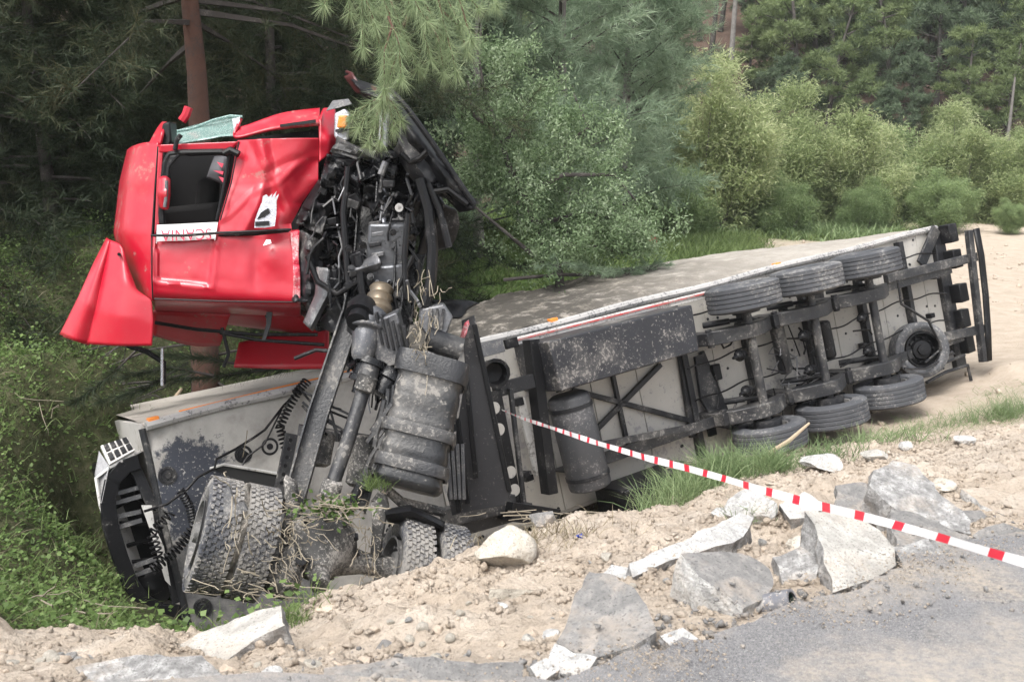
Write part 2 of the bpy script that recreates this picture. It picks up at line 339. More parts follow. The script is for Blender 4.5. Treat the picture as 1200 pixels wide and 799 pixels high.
for px, py, d in ((100,725,8.8),(60,670,9.6),(140,762,8.2),(155,745,9.6),(100,765,7.0),(200,760,9.4),(20,600,10.2),(100,640,11.7),(150,706,11.5),(210,734,10.9),(180,772,8),(270,775,8.2),(60,745,7.4),(0,715,7.2),(60,520,11.6),(60,420,12.6),(150,430,13),(60,340,15),(0,300,16.5),(200,335,16),(-60,640,9),(-60,480,11.5),(1180,430,17.6),(1190,262,48),(1000,275,44),(780,300,27),(620,330,23),(330,350,18),(1300,420,18),(1300,500,10)): cp(px, py, d=d)
for s in (0, 2, 4, 6, 8, 10, 12, 13.6):
    CP.append(tuple(TL(s, -1.6, -.28))); CP.append(tuple(TL(s, -.6, -.2))); CP.append(tuple(TL(s, 2.8, -.15)))
CP.append(tuple(TL(16, 0, -.3))); CP.append(tuple(TL(-1, 1.5, -.25)))
for x, y, z in ((-3,-3,0),(3,-3,-.1),(9,-3,-.1),(14,3,-.1),(14,9,-.6),(-9,-2,-.3),(-9,3,-.6),(-12,8,-.9),(-14,16,.3),(-20,30,.6),(-8,30,.1),(0,36,-1),(20,22,-1.9),(30,34,-1.7),(30,50,-1.2),(-30,50,0),(0,50,-.6),(12,50,-1.2),(30,8,-.8),(-25,10,-.5),(40,20,-1.8)): CP.append((x, y, z))
CPA = np.array(CP); CX = CPA[:, :2]
def tps(r2): return np.where(r2 > 1e-9, .5 * r2 * np.log(np.maximum(r2, 1e-9)), 0)
NCP = len(CX); K = tps(((CX[:, None] - CX[None]) ** 2).sum(2)) + .05 * np.eye(NCP); Q = np.hstack([np.ones((NCP, 1)), CX])
SOL = np.linalg.solve(np.block([[K, Q], [Q.T, np.zeros((3, 3))]]), np.concatenate([CPA[:, 2], np.zeros(3)]))
def base_z(x, y):
    x = np.atleast_1d(np.asarray(x, float)); y = np.atleast_1d(np.asarray(y, float))
    xc = np.clip(x, -26, 36); yc = np.clip(y, -3, 50); out = np.empty(len(x))
    for a in range(0, len(x), 20000):
        q = np.stack([xc[a:a + 20000], yc[a:a + 20000]], 1)
        out[a:a + 20000] = tps(((q[:, None] - CX[None]) ** 2).sum(2)) @ SOL[:NCP] + SOL[NCP] + q @ SOL[NCP + 1:]
    return out + np.maximum(0, y - 53) * .46 * sstep(53, 62, y)
def masks(x, y):
    w = fbm(np.stack([x * 1.3, y * 1.3, 0 * x], 1), 4) * 1.2
    lit = sstep(-1.2, -2.2, x + w + .03 * (y - 8)) * sstep(5.7, 6.5, y + w * .6 + .45 * np.maximum(0, x + 3))
    lit = np.maximum(lit, sstep(11.5, 12.5, y) * sstep(2.5, -1, x))
    fld = sstep(9.5, 12, y) * sstep(0, 3, x)
    t = (x - TO.x) * TS.x + (y - TO.y) * TS.y; ww = (x - TO.x) * TW.x + (y - TO.y) * TW.y
    behind = sstep(1.5, 3, ww); grs = behind * sstep(1.0, -2.2, x - .25 * y + w) * sstep(50, 44, y) * sstep(-2, 0, x + 1)
    grs = np.maximum(grs, sstep(39, 44, y + w * 2) * sstep(60, 50, y) * sstep(2, -1, x - .38 * y))
    nz = fbm(np.stack([x * 2, y * 2, 5 + 0 * x], 1), 4)
    grs = np.maximum(grs, .15 * sstep(-2.6, -1.7, ww) * sstep(-.5, -1.3, ww) * sstep(5, 7, t) * sstep(14.5, 12.5, t) * sstep(-.08, .1, nz))
    hil = sstep(50, 56, y + w * 2)
    return lit, fld, grs, hil
def gz(x, y):
    x = np.atleast_1d(np.asarray(x, float)); y = np.atleast_1d(np.asarray(y, float))
    z = base_z(x, y); near = sstep(14, 9, y) * sstep(1.0, 3.2, y); p = np.stack([x, y, 0 * x], 1)
    bank = near * sstep(.05, .3, -z)
    return z + bank * (fbm(p * 1.9, 5) * .26 + np.maximum(0, fbm(p * 5 + 40, 4)) * .26 + np.abs(fbm(p * 11 + 9, 3)) * .11 + fbm(p * 26, 2) * .03 - .02) + (1 - near) * (fbm(p * .8, 4) * .12 + fbm(p * 3.1 + 7, 3) * .09) * sstep(9, 14, y)
def gz1(x, y): return float(gz(x, y)[0])
def axis(segs):
    o = [segs[0][0]]
    for a, b, st in segs: o += list(np.linspace(a, b, max(2, int(round((b - a) / st)) + 1))[1:])
    return np.array(o)
AX = axis(((-110, -30, 8), (-30, -10, 1.2), (-10, -5.5, .2), (-5.5, 5.5, .024), (5.5, 9, .08), (9, 16, .4), (16, 40, 1.6), (40, 130, 8)))
AY = axis(((-40, -3, 4), (-3, 2.4, .4), (2.4, 8.6, .024), (8.6, 13, .1), (13, 22, .25), (22, 52, 1.2)))
AY2 = axis(((52, 70, 1.5), (70, 150, 5)))
def sheet(name, ax, ay):
    X, Y = np.meshgrid(ax, ay); x, y = X.ravel(), Y.ravel(); z = gz(x, y); a, b = X.shape
    i = (np.arange(a - 1)[:, None] * b + np.arange(b - 1)[None]).ravel(); l, f, g, h = masks(x, y)
    return kind(link(name, mesh_np(name, np.stack([x, y, z], 1), np.stack([i, i + 1, i + b + 1, i + b], 1), GND, attrs=dict(litter=l, field=f, grass=g, hill=h), sm=True)), 'structure')
sheet('ground', AX, AY); sheet('hillside', AX[(AX < -30) | (AX > 16) | (np.arange(len(AX)) % 20 == 0)], AY2)
# road: slab with a broken edge, running out behind the camera
rng = np.random.default_rng(3); random.seed(3)
edge_px = [(560,799),(600,792),(652,796),(690,781),(722,770),(756,752),(775,762),(798,748),(822,752),(850,735),(884,727),(930,706),(968,697),(1004,690),(1046,668),(1062,650),(1100,648),(1150,630),(1200,622),(1300,598)]
ed = [onz(a, b, 0) for a, b in edge_px]; fine = []
for a, b in zip(ed[:-1], ed[1:]):
    k = max(2, int((b - a).length / .05))
    for i in range(k):
        p = a.lerp(b, i / k); p = p + Vector((random.uniform(-.018, .018), random.uniform(-.018, .018), 0)); fine.append(p)
fine += [Vector((14, 8.5, 0)), Vector((14, -12, 0)), Vector((-14, -12, 0)), Vector((-14, 1.6, 0)), Vector((-2.2, 2.9, 0)), Vector((-.8, 3.12, 0))]
mb = MB(); mb.prism(fine, (0, 0, -.13), 0, 1)
rd = obj('road', mb, [ASP, ROCKG], ang=30); kind(rd, 'structure')
# ================================================================ the overturned trailer
TR = thing('semi_trailer', TL(6.8, 1.3, 0), 'long refrigerated semi-trailer lying on its side, beige underside with axles facing the road', 'trailer')
def dlt(s): return float(np.interp(s, (0, 3, 5, 8, 11, 13.6), (.12, .02, .34, .44, .3, .05)))
NS, NW = 160, 40; V = []; LT = []
for i in range(NS + 1):
    s = 13.6 * i / NS
    for j in range(NW + 1):
        w = 2.7 * j / NW
        V.append(tuple(TL(s, w, 2.5 + dlt(s) * (w / 2.7) ** .6) - Vector(TR.location)))
        LT.append(float(np.interp(s, (0, 2.2, 3, 5.5, 8.5, 10.5), (0, 0, 1.15, 1.15, .6, .25))) * (.9 + .35 * w / 2.7))
V = np.array(V); lt = np.array(LT); nz = fbm(V * 2.6, 5); V = V + np.array(TU)[None] * (np.maximum(0, nz + .05) * .25 * lt)[:, None]
i = (np.arange(NS)[:, None] * (NW + 1) + np.arange(NW)[None]).ravel()
link('side_wall', mesh_np('side_wall', V, np.stack([i, i + 1, i + NW + 2, i + NW + 1], 1), SIDE, attrs=dict(litter=lt), sm=True), TR)
def tpart(name, mb, m, **k): return obj(name, mb, m, TR, **k)
brk = [3.3, 4.1, 5.0, 5.8, 6.6, 7.38, 8.05, 8.75, 9.4, 10.05, 10.7, 11.35, 11.9, 12.5, 13.0, 13.5]
for a, b in zip(brk[:-1], brk[1:]):
    tpart('underside_panel', MB().tbox(a + .006, b - .006, 0, .06, .02, 2.49), PAN, bevel=.006)
tpart('roof', MB().tbox(.02, 13.55, 2.62, 2.69, .02, 2.48), WPL); tpart('lower_side_wall', MB().tbox(.02, 13.55, .07, 2.6, -.04, .01), WPL)
tpart('front_wall', MB().tbox(-.03, .03, .07, 2.6, .02, 2.52), WPL); tpart('rear_door', MB().tbox(13.52, 13.58, .07, 2.6, .02, 2.46), WPL)
def stainmat():
    m, t, b = newmat('splashed_front_underside'); v = t.new('ShaderNodeTexCoord').outputs['Object']; a = t.new('ShaderNodeAttribute', attribute_name='stain').outputs['Fac']; a2 = t.new('ShaderNodeAttribute', attribute_name='low_dark').outputs['Fac']
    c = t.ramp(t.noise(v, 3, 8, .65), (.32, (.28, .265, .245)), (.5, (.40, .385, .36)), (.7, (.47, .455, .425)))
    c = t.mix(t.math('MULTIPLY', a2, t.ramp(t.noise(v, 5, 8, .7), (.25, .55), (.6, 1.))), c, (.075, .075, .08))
    n = t.math('ADD', t.noise(v, 6, 10, .78), t.math('MULTIPLY', t.math('SUBTRACT', a, .5), .5)); k = t.ramp(n, (.52, 0.), (.6, 1.)); c = t.mix(k, c, (.045, .05, .065)); t.link(c, b.inputs['Base Color'])
    k2 = t.ramp(t.noise(v, 30, 4, .6), (.6, 0.), (.64, .8)); c = t.mix(t.math('MULTIPLY', k2, a), c, (.38, .37, .35)); t.link(c, b.inputs['Base Color'])
    t.link(t.ramp(k, (0., .8), (1., .45)), b.inputs['Roughness']); bp = t.new('ShaderNodeBump'); bp.inputs['Strength'].default_value = .3; bp.inputs['Distance'].default_value = .02; t.link(t.noise(v, 25, 5), bp.inputs['Height']); t.link(bp.outputs[0], b.inputs['Normal']); return m
na, nb_ = 60, 50; S_, U_ = np.meshgrid(np.linspace(0, 3.29, na), np.linspace(.02, 2.48, nb_)); S_, U_ = S_.ravel(), U_.ravel(); rnd = np.maximum(0, .25 - S_) * np.maximum(0, U_ - 2.2) * 2.; V = np.array([tuple(TL(s, .0 + .05 * max(0, u - 2.4) * 4 + .012 * math.sin(s * 4 + u * 3) + q, u) - Vector(TR.location)) for s, u, q in zip(S_, U_, rnd)])
stn = np.exp(-(((S_ - .45) / .5) ** 2 + ((U_ - 1.8) / .5) ** 2)) * 1.15 + .6 * np.exp(-(((S_ - .2) / .25) ** 2 + ((U_ - 1.4) / .7) ** 2)); lowdk = sstep(1.25, .95, U_ - .25 * S_) * sstep(1.9, 1.1, S_) + .35 * sstep(1.4, 1.1, U_)  # splash stain, and a second mask darkening the panel towards its lower front
i = (np.arange(nb_ - 1)[:, None] * na + np.arange(na - 1)[None]).ravel()
link('front_underside_panel', mesh_np('front_underside_panel', V, np.stack([i, i + 1, i + na + 1, i + na], 1), stainmat(), attrs=dict(stain=stn, low_dark=np.clip(lowdk, 0, 1)), sm=True), TR)
# rails along the upper edge
tpart('edge_rail', MB().tube([TL(s, -.02 + .012 * math.sin(s * 3), 2.49 + .012 * math.sin(s * 2.1)) for s in np.linspace(.02, 13.55, 60)], .055, 8), mat('dusty_edge_rail', (.40, .39, .38), .55, 0, .15, .45, (.13, .13, .135), 4, .35, .2, 30))
mb = MB().beam(TP(596, 402, -.22), TP(832, 344, -.22), .10, .035, TW); tpart('side_guard_rail', mb, WHT, bevel=.005)
tpart('red_line', MB().beam(TP(600, 400, -.25), TP(828, 343.5, -.25), .022, .02, TW), REDL)
tpart('orange_strip', MB().tube([TL(s, .25 + .02 * math.sin(s * 5), 2.515 + dlt(s) * .24) for s in np.linspace(.45, 2.9, 14)], .012, 5), ORG)
for s in (.05, 5.35, 9.6): tpart('marker_lamp', MB().tbox(s, s + .12, -.05, .05, 2.5, 2.57), ORG, bevel=.01)
tpart('front_corner_post', MB().tube([TL(-.02, .02, u) for u in np.linspace(0, 2.47, 8)], .04, 8), STLM)
# chassis rails, crossmembers
for u in (.6, 1.78):
    mb = MB().tbox(4.9, 13.3, -.34, -.01, u - .012, u + .012).tbox(4.9, 13.3, -.37, -.34, u - .075, u + .075)
    tpart('chassis_rail', mb, STLM, bevel=.004)
for s in (7.42, 8.68, 10.0, 11.3, 12.45): tpart('cross_member', MB().tbox(s - .05, s + .05, -.13, -.005, .08, 2.42), STL, bevel=.005)
# suspension: axles, arms, brackets, bellows, wheels
def tyre_mb(c, ax, Rr=.53, W=.385, rib=True, n=48):
    h = W / 2; ri = .29
    pr = [(-h * .55, ri), (-h * .9, ri + .03), (-h, ri + .1), (-h * .98, Rr - .1), (-h * .9, Rr - .03), (-h * .8, Rr - .005)]
    if rib:
        for k in range(5):
            x0 = -h * .78 + k * h * .33; pr += [(x0, Rr), (x0 + h * .21, Rr), (x0 + h * .225, Rr - .012), (x0 + h * .28, Rr - .012)]
    pr += [(h * .8, Rr - .005), (h * .9, Rr - .03), (h * .98, Rr - .1), (h, ri + .1), (h * .9, ri + .03), (h * .55, ri), (-h * .55, ri)]
    return MB().lathe(c, ax, pr, n)
def rim_mb(c, ax, W=.3, n=32, out=1):
    h = W / 2; mb = MB().lathe(c, ax, [(-h, .292), (-h, .27), (-h * .4, .25), (h * .1, .24), (h * .3, .17), (h * .75, .15), (h * .8, .09), (h * 1.1, .085), (h * 1.15, .0)], n)
    mb.lathe(c, ax, [(h, .292), (h, .27), (0, .245)], n)
    x = Vector(ax).normalized().orthogonal().normalized(); y = Vector(ax).normalized().cross(x)
    for k in range(10):
        a = k * math.pi / 5; mb.lathe(Vector(c) + (x * math.cos(a) + y * math.sin(a)) * .2, ax, [(h * .3, .016), (h * .7, .016), (h * .7, 0)], 6)
    return mb
def wheel(parent, c, ax, m=TYR, mr=RIM, **k):
    t = obj('tyre', tyre_mb(c, ax, **k), m, parent, ang=50); obj('rim', rim_mb(c, ax), mr, t); return t
for k in range(3):
    s = 8.18 + 1.31 * k
    tpart('axle', MB().tube([TL(s, -.72, u) for u in (.08, .5, 1.25, 2., 2.42)], [.062, .066, .066, .066, .062], 14), STLM)
    for u in (.62, 1.78):
        mb = MB(); h = .1
        mb.prism([TL(s - .62, -.42, u - h), TL(s - .5, -.62, u - h), TL(s - .1, -.84, u - h), TL(s + .16, -.84, u - h), TL(s + .55, -.6, u - h), TL(s + .55, -.5, u - h), TL(s + .1, -.6, u - h), TL(s - .4, -.42, u - h)], TU * 2 * h)
        tpart('trailing_arm', mb, STLM, bevel=.012)
        mb = MB().prism([TL(s - .72, 0, u - .09), TL(s - .4, 0, u - .09), TL(s - .46, -.55, u - .09), TL(s - .64, -.55, u - .09)], TU * .18)
        mb.tube([TL(s - .55, -.48, u - .13), TL(s - .55, -.48, u + .13)], .05, 10); tpart('hanger_bracket', mb, STL, bevel=.008)
        tpart('air_bellows', MB().lathe(TL(s + .42, -.06, u), -TW, [(0, .09), (.02, .12), (.1, .145), (.17, .12), (.25, .145), (.33, .12), (.4, .1), (.46, .07)], 18), HOSE)
        dd = -1 if u < 1 else 1
        tpart('brake_chamber', MB().lathe(TL(s - .22, -.66, u - dd * .32), TW * -.3 + TS * -.9, [(-.12, .0), (-.12, .06), (-.08, .07), (-.02, .07), (-.02, .085), (.02, .085), (.02, .07), (.08, .055), (.1, .03), (.2, .02)], 14), BLK)
    for u in (2.27, .23):
        up = u > 1; t = wheel(TR, TL(s, -.72, u), TU if up else -TU, m=TYR, W=.385)
        obj('brake_drum', MB().lathe(TL(s, -.72, u), -TU if up else TU, [(.03, .0), (.03, .2), (.18, .205), (.24, .2), (.25, .1)], 24), STL, t)
# spare wheel on its carrier
sc_ = TP(1077, 410, -.36); sax = (-TW * .86 - TS * .42 + TU * .1).normalized()
t = wheel(TR, sc_, sax, mr=BLK, W=.33, Rr=.46); t['label'] = 'spare tyre held flat under the rear overhang'
def tpx(pts, w): return [TP(a, b, w) for a, b in pts]
tpart('spare_carrier', MB().tube(tpx([(1052, 328), (1056, 356), (1088, 376), (1100, 400), (1106, 418), (1116, 412)], -.62), .022, 8).tube(tpx([(1060, 432), (1084, 432), (1118, 414), (1108, 404), (1084, 425)], -.6), .018, 8), STL)
# rear frame and bumper
tpart('rear_frame', MB().tbox(13.35, 13.62, -.1, .0, 0, 2.46).tbox(13.5, 13.66, -.02, .2, 0, 2.46), STL, bevel=.01)
for u in (.25, .7, 1.15, 1.75, 2.2): tpart('tail_light_housing', MB().tbox(13.5, 13.72, -.26 - .05 * (u > 1), -.09, u, u + .32), BLK, bevel=.02)
tpart('rear_gusset', MB().beam(TP(1079, 310, -.1), TP(1097, 268, -.1), .2, .05, TW), STLM, bevel=.006)
tpart('bumper_arm', MB().beam(TP(1038, 327, -.4), TP(1143, 301, -.4), .15, .1, TW), STLM, bevel=.01)
tpart('bumper_arm', MB().beam(TP(1100, 396, -.4), TP(1154, 385, -.4), .15, .1, TW), STLM, bevel=.01)
tpart('bumper_bar', MB().beam(TP(1135, 270, -.47), TP(1152, 424, -.47), .12, .1, TW), STL, bevel=.012)
pts = tpx([(1143, 268), (1149, 300), (1154, 345), (1157, 390), (1158, 423)], -.5)
mb = MB(); mb.grid([[p - TS * .055 + TW * .0 for p in pts], [p + TS * .055 - TW * .03 for p in pts]]); tpart('bumper_plate', mb, BLK, solid=.03)
tpart('lower_guard_tube', MB().tube(tpx([(1086, 448), (1108, 436), (1134, 428), (1138, 446)], -.3), .03, 8).tube(tpx([(1094, 430), (1130, 416)], -.3), .03, 8), STL)
# pallet box, cylinder, lower box
fc = tpx([(643, 400), (811, 357), (820, 411), (657, 459)], -.95)
o = tpart('pallet_box', MB().prism(fc, TW * .88), mat('splashed_black_box', (.026, .027, .032), .42, 0, .2, .26, (.25, .235, .22), 3.6, .42, .08, 30, 0, .35), bevel=.02)
ct = TL(5.02, -.6, 1.62); cb = TL(5.08, -.6, .36); axc = (cb - ct).normalized(); L = (cb - ct).length
tpart('round_tank', MB().lathe(ct, axc, [(0, 0), (.0, .22), (.03, .265), (.06, .28), (L - .06, .28), (L - .02, .27), (L, .23), (L, 0)], 40), mat('dusty_black_tank', (.045, .046, .05), .45, 0, .2, .35, (.2, .19, .19), 5, .3, .1, 30))
for q in (.14, L - .2): tpart('tank_strap', MB().lathe(ct + axc * q, axc, [(0, .282), (0, .292), (.05, .292), (.05, .282)], 40), STL)
tpart('lower_box', MB().tbox(5.35, 6.7, -.95, -.25, -.12, .26), BLK, bevel=.02)
# brace and stays on the middle bay
for a, b, wdt in (((671, 457), (806, 492), .07), ((774, 427), (696, 506), .07), ((718, 440), (735, 520), .06), ((798, 415), (812, 512), .11), ((822, 412), (850, 480), .07), ((850, 480), (862, 498), .06)):
    tpart('brace_bar', MB().beam(TP(*a, -.06), TP(*b, -.06), wdt, .06, TW), STL, bevel=.005)
tpart('bracket_plate', MB().prism(tpx([(815, 418), (824, 415), (858, 492), (866, 505), (840, 500), (822, 468)], -.2), TW * .05), STL)
tpart('junction_block', MB().box(TP(839, 436, -.12), TS * .07, TU * .12, TW * .05), BLK, bevel=.02)
tpart('air_tank', MB().lathe(TP(908, 374, -.3), (TP(922, 440, -.3) - TP(908, 374, -.3)), [(0, 0), (.01, .08), (.05, .11), (.78, .11), (.84, .08), (.85, 0)], 20), STLM)
tpart('air_tank', MB().lathe(TP(962, 376, -.34), (TP(972, 424, -.34) - TP(962, 376, -.34)), [(0, 0), (.01, .1), (.04, .13), (.56, .13), (.6, .1), (.62, 0)], 20), HOSE)
for k in range(26):
    a = Vector((random.uniform(905, 965), random.uniform(375, 470))); q = [a + Vector((random.uniform(-22, 22) * t, random.uniform(-4, 40) * t)) for t in (0, .35, .7, 1)]
    tpart('cable', MB().tube([TP(p[0], p[1], -.25 - .2 * random.random()) for p in q], .011, 5), GRY if k % 3 == 0 else HOSE)
for pts in ([(840, 392), (848, 408), (856, 404), (860, 396)], [(838, 440), (843, 460), (841, 478)], [(860, 478), (868, 462), (876, 462), (877, 476)], [(1000, 388), (1018, 386), (1022, 392)], [(985, 430), (1010, 418), (1030, 410)], [(936, 384), (948, 396), (942, 415)]):
    tpart('air_line', MB().tube(tpx(pts, -.3), .016, 6), HOSE)
# coupling end of the underside: roundels, slot, coiled hoses
for a, b in ((196, 557), (285, 532), (316, 523), (237, 711), (232, 640)):
    tpart('roundel', MB().lathe(TP(a, b, -.001), -TW, [(0, .1), (.012, .1), (.014, .075), (.004, .07), (.004, .04), (.02, .035), (.02, 0)], 24), STL)
tpart('coupling_recess_shade', MB().prism(tpx([(247, 548), (262, 545), (336, 558), (338, 574), (300, 572)], -.012), TW * .01), mat('painted_recess_shade', (.02, .02, .02), .8))  # flat dark plate, its colour stands in for shade inside the slot
tpart('recess_lip', MB().tube(tpx([(246, 549), (262, 544), (338, 557)], -.03), .018, 6), WHT)
tpart('perforated_bar', MB().beam(TP(342, 508, -.35), TP(326, 585, -.35), .14, .04, TW), STLM, bevel=.004)
for k in range(7): tpart('bar_hole', MB().lathe(TP(342, 508, -.373).lerp(TP(326, 585, -.373), .1 + k * .13), -TW, [(0, .022), (.003, .022), (.003, 0)], 12), BLK)
def coil(path, turns, rad, r, w):
    pts = tpx(path, w); seg = [0]
    for a, b in zip(pts[:-1], pts[1:]): seg.append(seg[-1] + (b - a).length)
    n = turns * 9; out = []
    for k in range(n + 1):
        t = seg[-1] * k / n; i = min(len(pts) - 2, max(0, int(np.searchsorted(seg, t) - 1))); p = pts[i].lerp(pts[i + 1], (t - seg[i]) / max(1e-6, seg[i + 1] - seg[i]))
        d = (pts[i + 1] - pts[i]).normalized(); x = d.cross(TW).normalized(); y = d.cross(x); a = k * 2 * math.pi / 9
        out.append(p + (x * math.cos(a) + y * math.sin(a)) * rad)
    return MB().tube(out, r, 5)
for path, tn, rad in (([(352, 455), (338, 478), (328, 500), (336, 530)], 17, .045), ([(211, 574), (222, 592), (226, 612)], 12, .04), ([(200, 600), (178, 625), (186, 655)], 10, .05), ([(232, 612), (206, 645), (178, 668)], 15, .05), ([(360, 446), (346, 462)], 6, .05)):
    tpart('coiled_air_hose', coil(path, tn, rad, .012, -.2), HOSE)
tpart('electric_cable', MB().tube([TP(a + random.uniform(-2, 2), b + random.uniform(-2, 2), -.12) for a, b in [(352, 455), (334, 476), (312, 505), (296, 512), (276, 528), (254, 537), (250, 548), (232, 560), (220, 574), (196, 590), (170, 600)]], .016, 6), HOSE)
tpart('electric_cable', MB().tube(tpx([(330, 480), (310, 520), (290, 535), (284, 545)], -.12), .012, 6), HOSE)
# refrigeration unit on the front wall
RU = tpart('refrigeration_unit', MB().tbox(-.42, -.05, .5, 1.9, .45, 2.1), BLK, bevel=.05)
shell = [(160, 531), (128, 548), (112, 560), (117, 592), (128, 624), (138, 655), (150, 692), (172, 720), (184, 727), (216, 722)]
mb = MB(); mb.grid([tpx(shell, .02), [p + TW * .3 + TS * .16 for p in tpx(shell, .02)], [p + TW * 1.7 + TS * .95 for p in tpx(shell, .02)]]); obj('cover', mb, WHT, RU, solid=.03, ang=50)
fr = [(162, 541), (146, 546), (131, 563), (126, 588), (129, 615), (140, 651), (152, 683), (169, 705), (187, 716), (212, 717)]
pts = tpx(fr, .05); mb = MB()
for a, b in zip(pts[:-1], pts[1:]): mb.beam(a - (b - a) * .04, b + (b - a) * .04, .16, .08, TW)
obj('base_frame', mb, BLK, RU, bevel=.008); obj('frame_post', MB().beam(TP(157, 545, .1), TP(180, 596, .1), .11, .06, TW).beam(TP(183, 600, .1), TP(206, 706, .1), .07, .05, TW), STL, RU)
obj('torn_trim', MB().prism(tpx([(166, 592), (178, 592), (181, 615), (192, 640), (200, 686), (194, 680), (185, 650), (176, 620)], -.02), TW * .03), WHT, RU)
for a, b in (((131, 590), (165, 581)), ((133, 579), (162, 571)), ((137, 605), (165, 599)), ((140, 617), (166, 609)), ((154, 664), (183, 654)), ((157, 674), (184, 664))):
    obj('cross_slat', MB().beam(TP(*a, .12), TP(*b, .12), .045, .04, TW), GRY, RU)
for k in range(5):
    a = (134 + k * 5, 590 + k * 22); obj('hose', MB().tube([TP(a[0] + 6 * t * 4, a[1] + random.uniform(-9, 9), .3) for t in range(6)], .028, 6), HOSE, RU)
obj('fan_motor', MB().lathe(TP(178, 688, .35), -TW, [(0, .2), (.05, .21), (.08, .16), (.12, .08), (.14, 0)], 20), BLK, RU)
g = [TP(118, 522, .3), TP(149, 512, .3), TP(158, 527, .0), TP(128, 544, .0)]
obj('top_grille', MB().prism(g, TU * -.03 + TW * .05), WHT, RU)
for k in range(4):
    a0 = .08 + k * .235
    q = [g[0].lerp(g[1], a0), g[0].lerp(g[1], a0 + .16), g[3].lerp(g[2], a0 + .16), g[3].lerp(g[2], a0)]
    for lo, hi in ((.08, .42), (.55, .9)):
        obj('grille_slot', MB().prism([q[0].lerp(q[3], lo), q[1].lerp(q[2], lo), q[1].lerp(q[2], hi), q[0].lerp(q[3], hi)], TU * .02 - TW * .02), STL, RU)
obj('front_louvre', MB().prism([TP(111, 556, .05), TP(116, 528, .3), TP(128, 546, .0), TP(126, 556, .0), TP(119, 590, 0.)], TW * .02), GRY, RU)
# posts and members behind the coupling
def tb(name, a, b, wd, w, m=STL, th=.06): return tpart(name, MB().beam(TP(*a, w), TP(*b, w), wd, th, TW), m, bevel=.006)
p0, p1 = TP(581, 461, -.75), TP(607, 602, -.75)
hp = tb('holed_post', (579, 458), (606, 604), .17, -.75, BLK)
for a, b in ((579.5, 478), (585, 503), (598.5, 553), (603, 574)): obj('lightening_hole', MB().lathe(TP(a, b, -.782), -TW, [(0, .075), (.004, .075), (.004, 0)], 20), PAN, hp)
tb('front_post', (598, 455), (614, 590), .05, -.8); tb('front_post', (622, 398), (644, 578), .14, -.6, BLK, .2); tb('flange_post', (609, 467), (632, 556), .12, -.35, WHT)
tb('cross_bracket', (579, 458), (624, 446), .17, -.7, STL, .1); tb('mount_plate', (564, 411), (590, 404), .17, -.6, GRY, .03); tb('mount_plate', (592, 404), (606, 400), .12, -.5, BLK)
mb = MB(); c = TP(577, 436, -.6); mb.lathe(c, -TW * .9 - TS * .3, [(0, .16), (.1, .17), (.22, .16 + .02), (.22, .14), (.02, .12), (.0, 0)], 14); tpart('torn_pipe_end', mb, BLK)
tb('lower_cross_beam', (520, 606), (600, 588), .2, -1.0, STLM, .2); tb('lower_cross_beam', (530, 622), (622, 596), .16, -.9, STLM, .12); tb('lower_cross_beam', (592, 598), (648, 606), .22, -1.1, BLK, .3)
tb('skirt_rail', (690, 524), (812, 500), .09, -.5, STLM, .05)
for k in range(40):
    s = random.uniform(3.2, 5.4) if k < 16 else random.uniform(7.3, 13.2); u = random.uniform(.2, 1.1) if k % 2 else random.uniform(1.5, 2.2); w = random.uniform(-.4, -.1)
    tpart('fitting', MB().tbox(s, s + random.uniform(.05, .16), w, w + random.uniform(.05, .15), u, u + random.uniform(.04, .14)), random.choice((STL, STLM, BLK)), bevel=.008)

for w_, u_ in ((-.3, .95), (-.28, 1.42), (-.2, 2.12)):
    tpart('air_line', MB().tube([TL(s, w_ + .02 * math.sin(s * 3), u_ + .05 * math.sin(s * 1.7) + .02 * math.sin(s * 7)) for s in np.linspace(7.3, 13.2, 50)], .014, 6), HOSE)
for k in range(70):
    s = random.uniform(3.5, 13.3); u = random.choice((.09, .33, 1.2, 2.0, 2.4)) + random.uniform(-.02, .02); tpart('bolt_head', MB().lathe(TL(s, 0, u), -TW, [(0, .022), (.012, .02), (.016, 0)], 8), STL)
for k in range(3):
    s = 8.18 + 1.31 * k
    for u in (.62, 1.78): tpart('shock_absorber', MB().tube([TL(s - .3, -.1, u + .16), TL(s - .05, -.4, u + .16)], .045, 10).tube([TL(s - .1, -.33, u + .16), TL(s + .08, -.62, u + .16)], .028, 8), STL)
# ================================================================ the tractor unit, standing on its tail against the trailer
TK = thing('lorry_tractor', P(400, 560, 9.3), 'wrecked red lorry tractor standing on its tail, cab hanging left and chassis exposed', 'lorry')
TK.location = (TK.location[0], TK.location[1], -2.2); INV[TK.name] = -Vector(TK.location)
def kp(name, mb, m, **k): return obj(name, mb, m, TK, **k)
def resam(pl, n):
    pl = [np.array(p, float) for p in pl]; d = np.concatenate([[0], np.cumsum([np.linalg.norm((b - a)[:2]) + 1e-6 for a, b in zip(pl[:-1], pl[1:])])])
    return np.stack([np.interp(np.linspace(0, d[-1], n), d, [p[k] for p in pl]) for k in range(3)], 1)
def crom(cols, nv):
    out = []; m = len(cols) - 1
    for k in range(nv):
        t = k / (nv - 1) * m; i = min(int(t), m - 1); f = t - i
        a, b, c, d = cols[max(0, i - 1)], cols[i], cols[i + 1], cols[min(m, i + 2)]
        out.append(.5 * (2 * b + (c - a) * f + (2 * a - 5 * b + 4 * c - d) * f * f + (3 * b - a - 3 * c + d) * f ** 3))
    return out
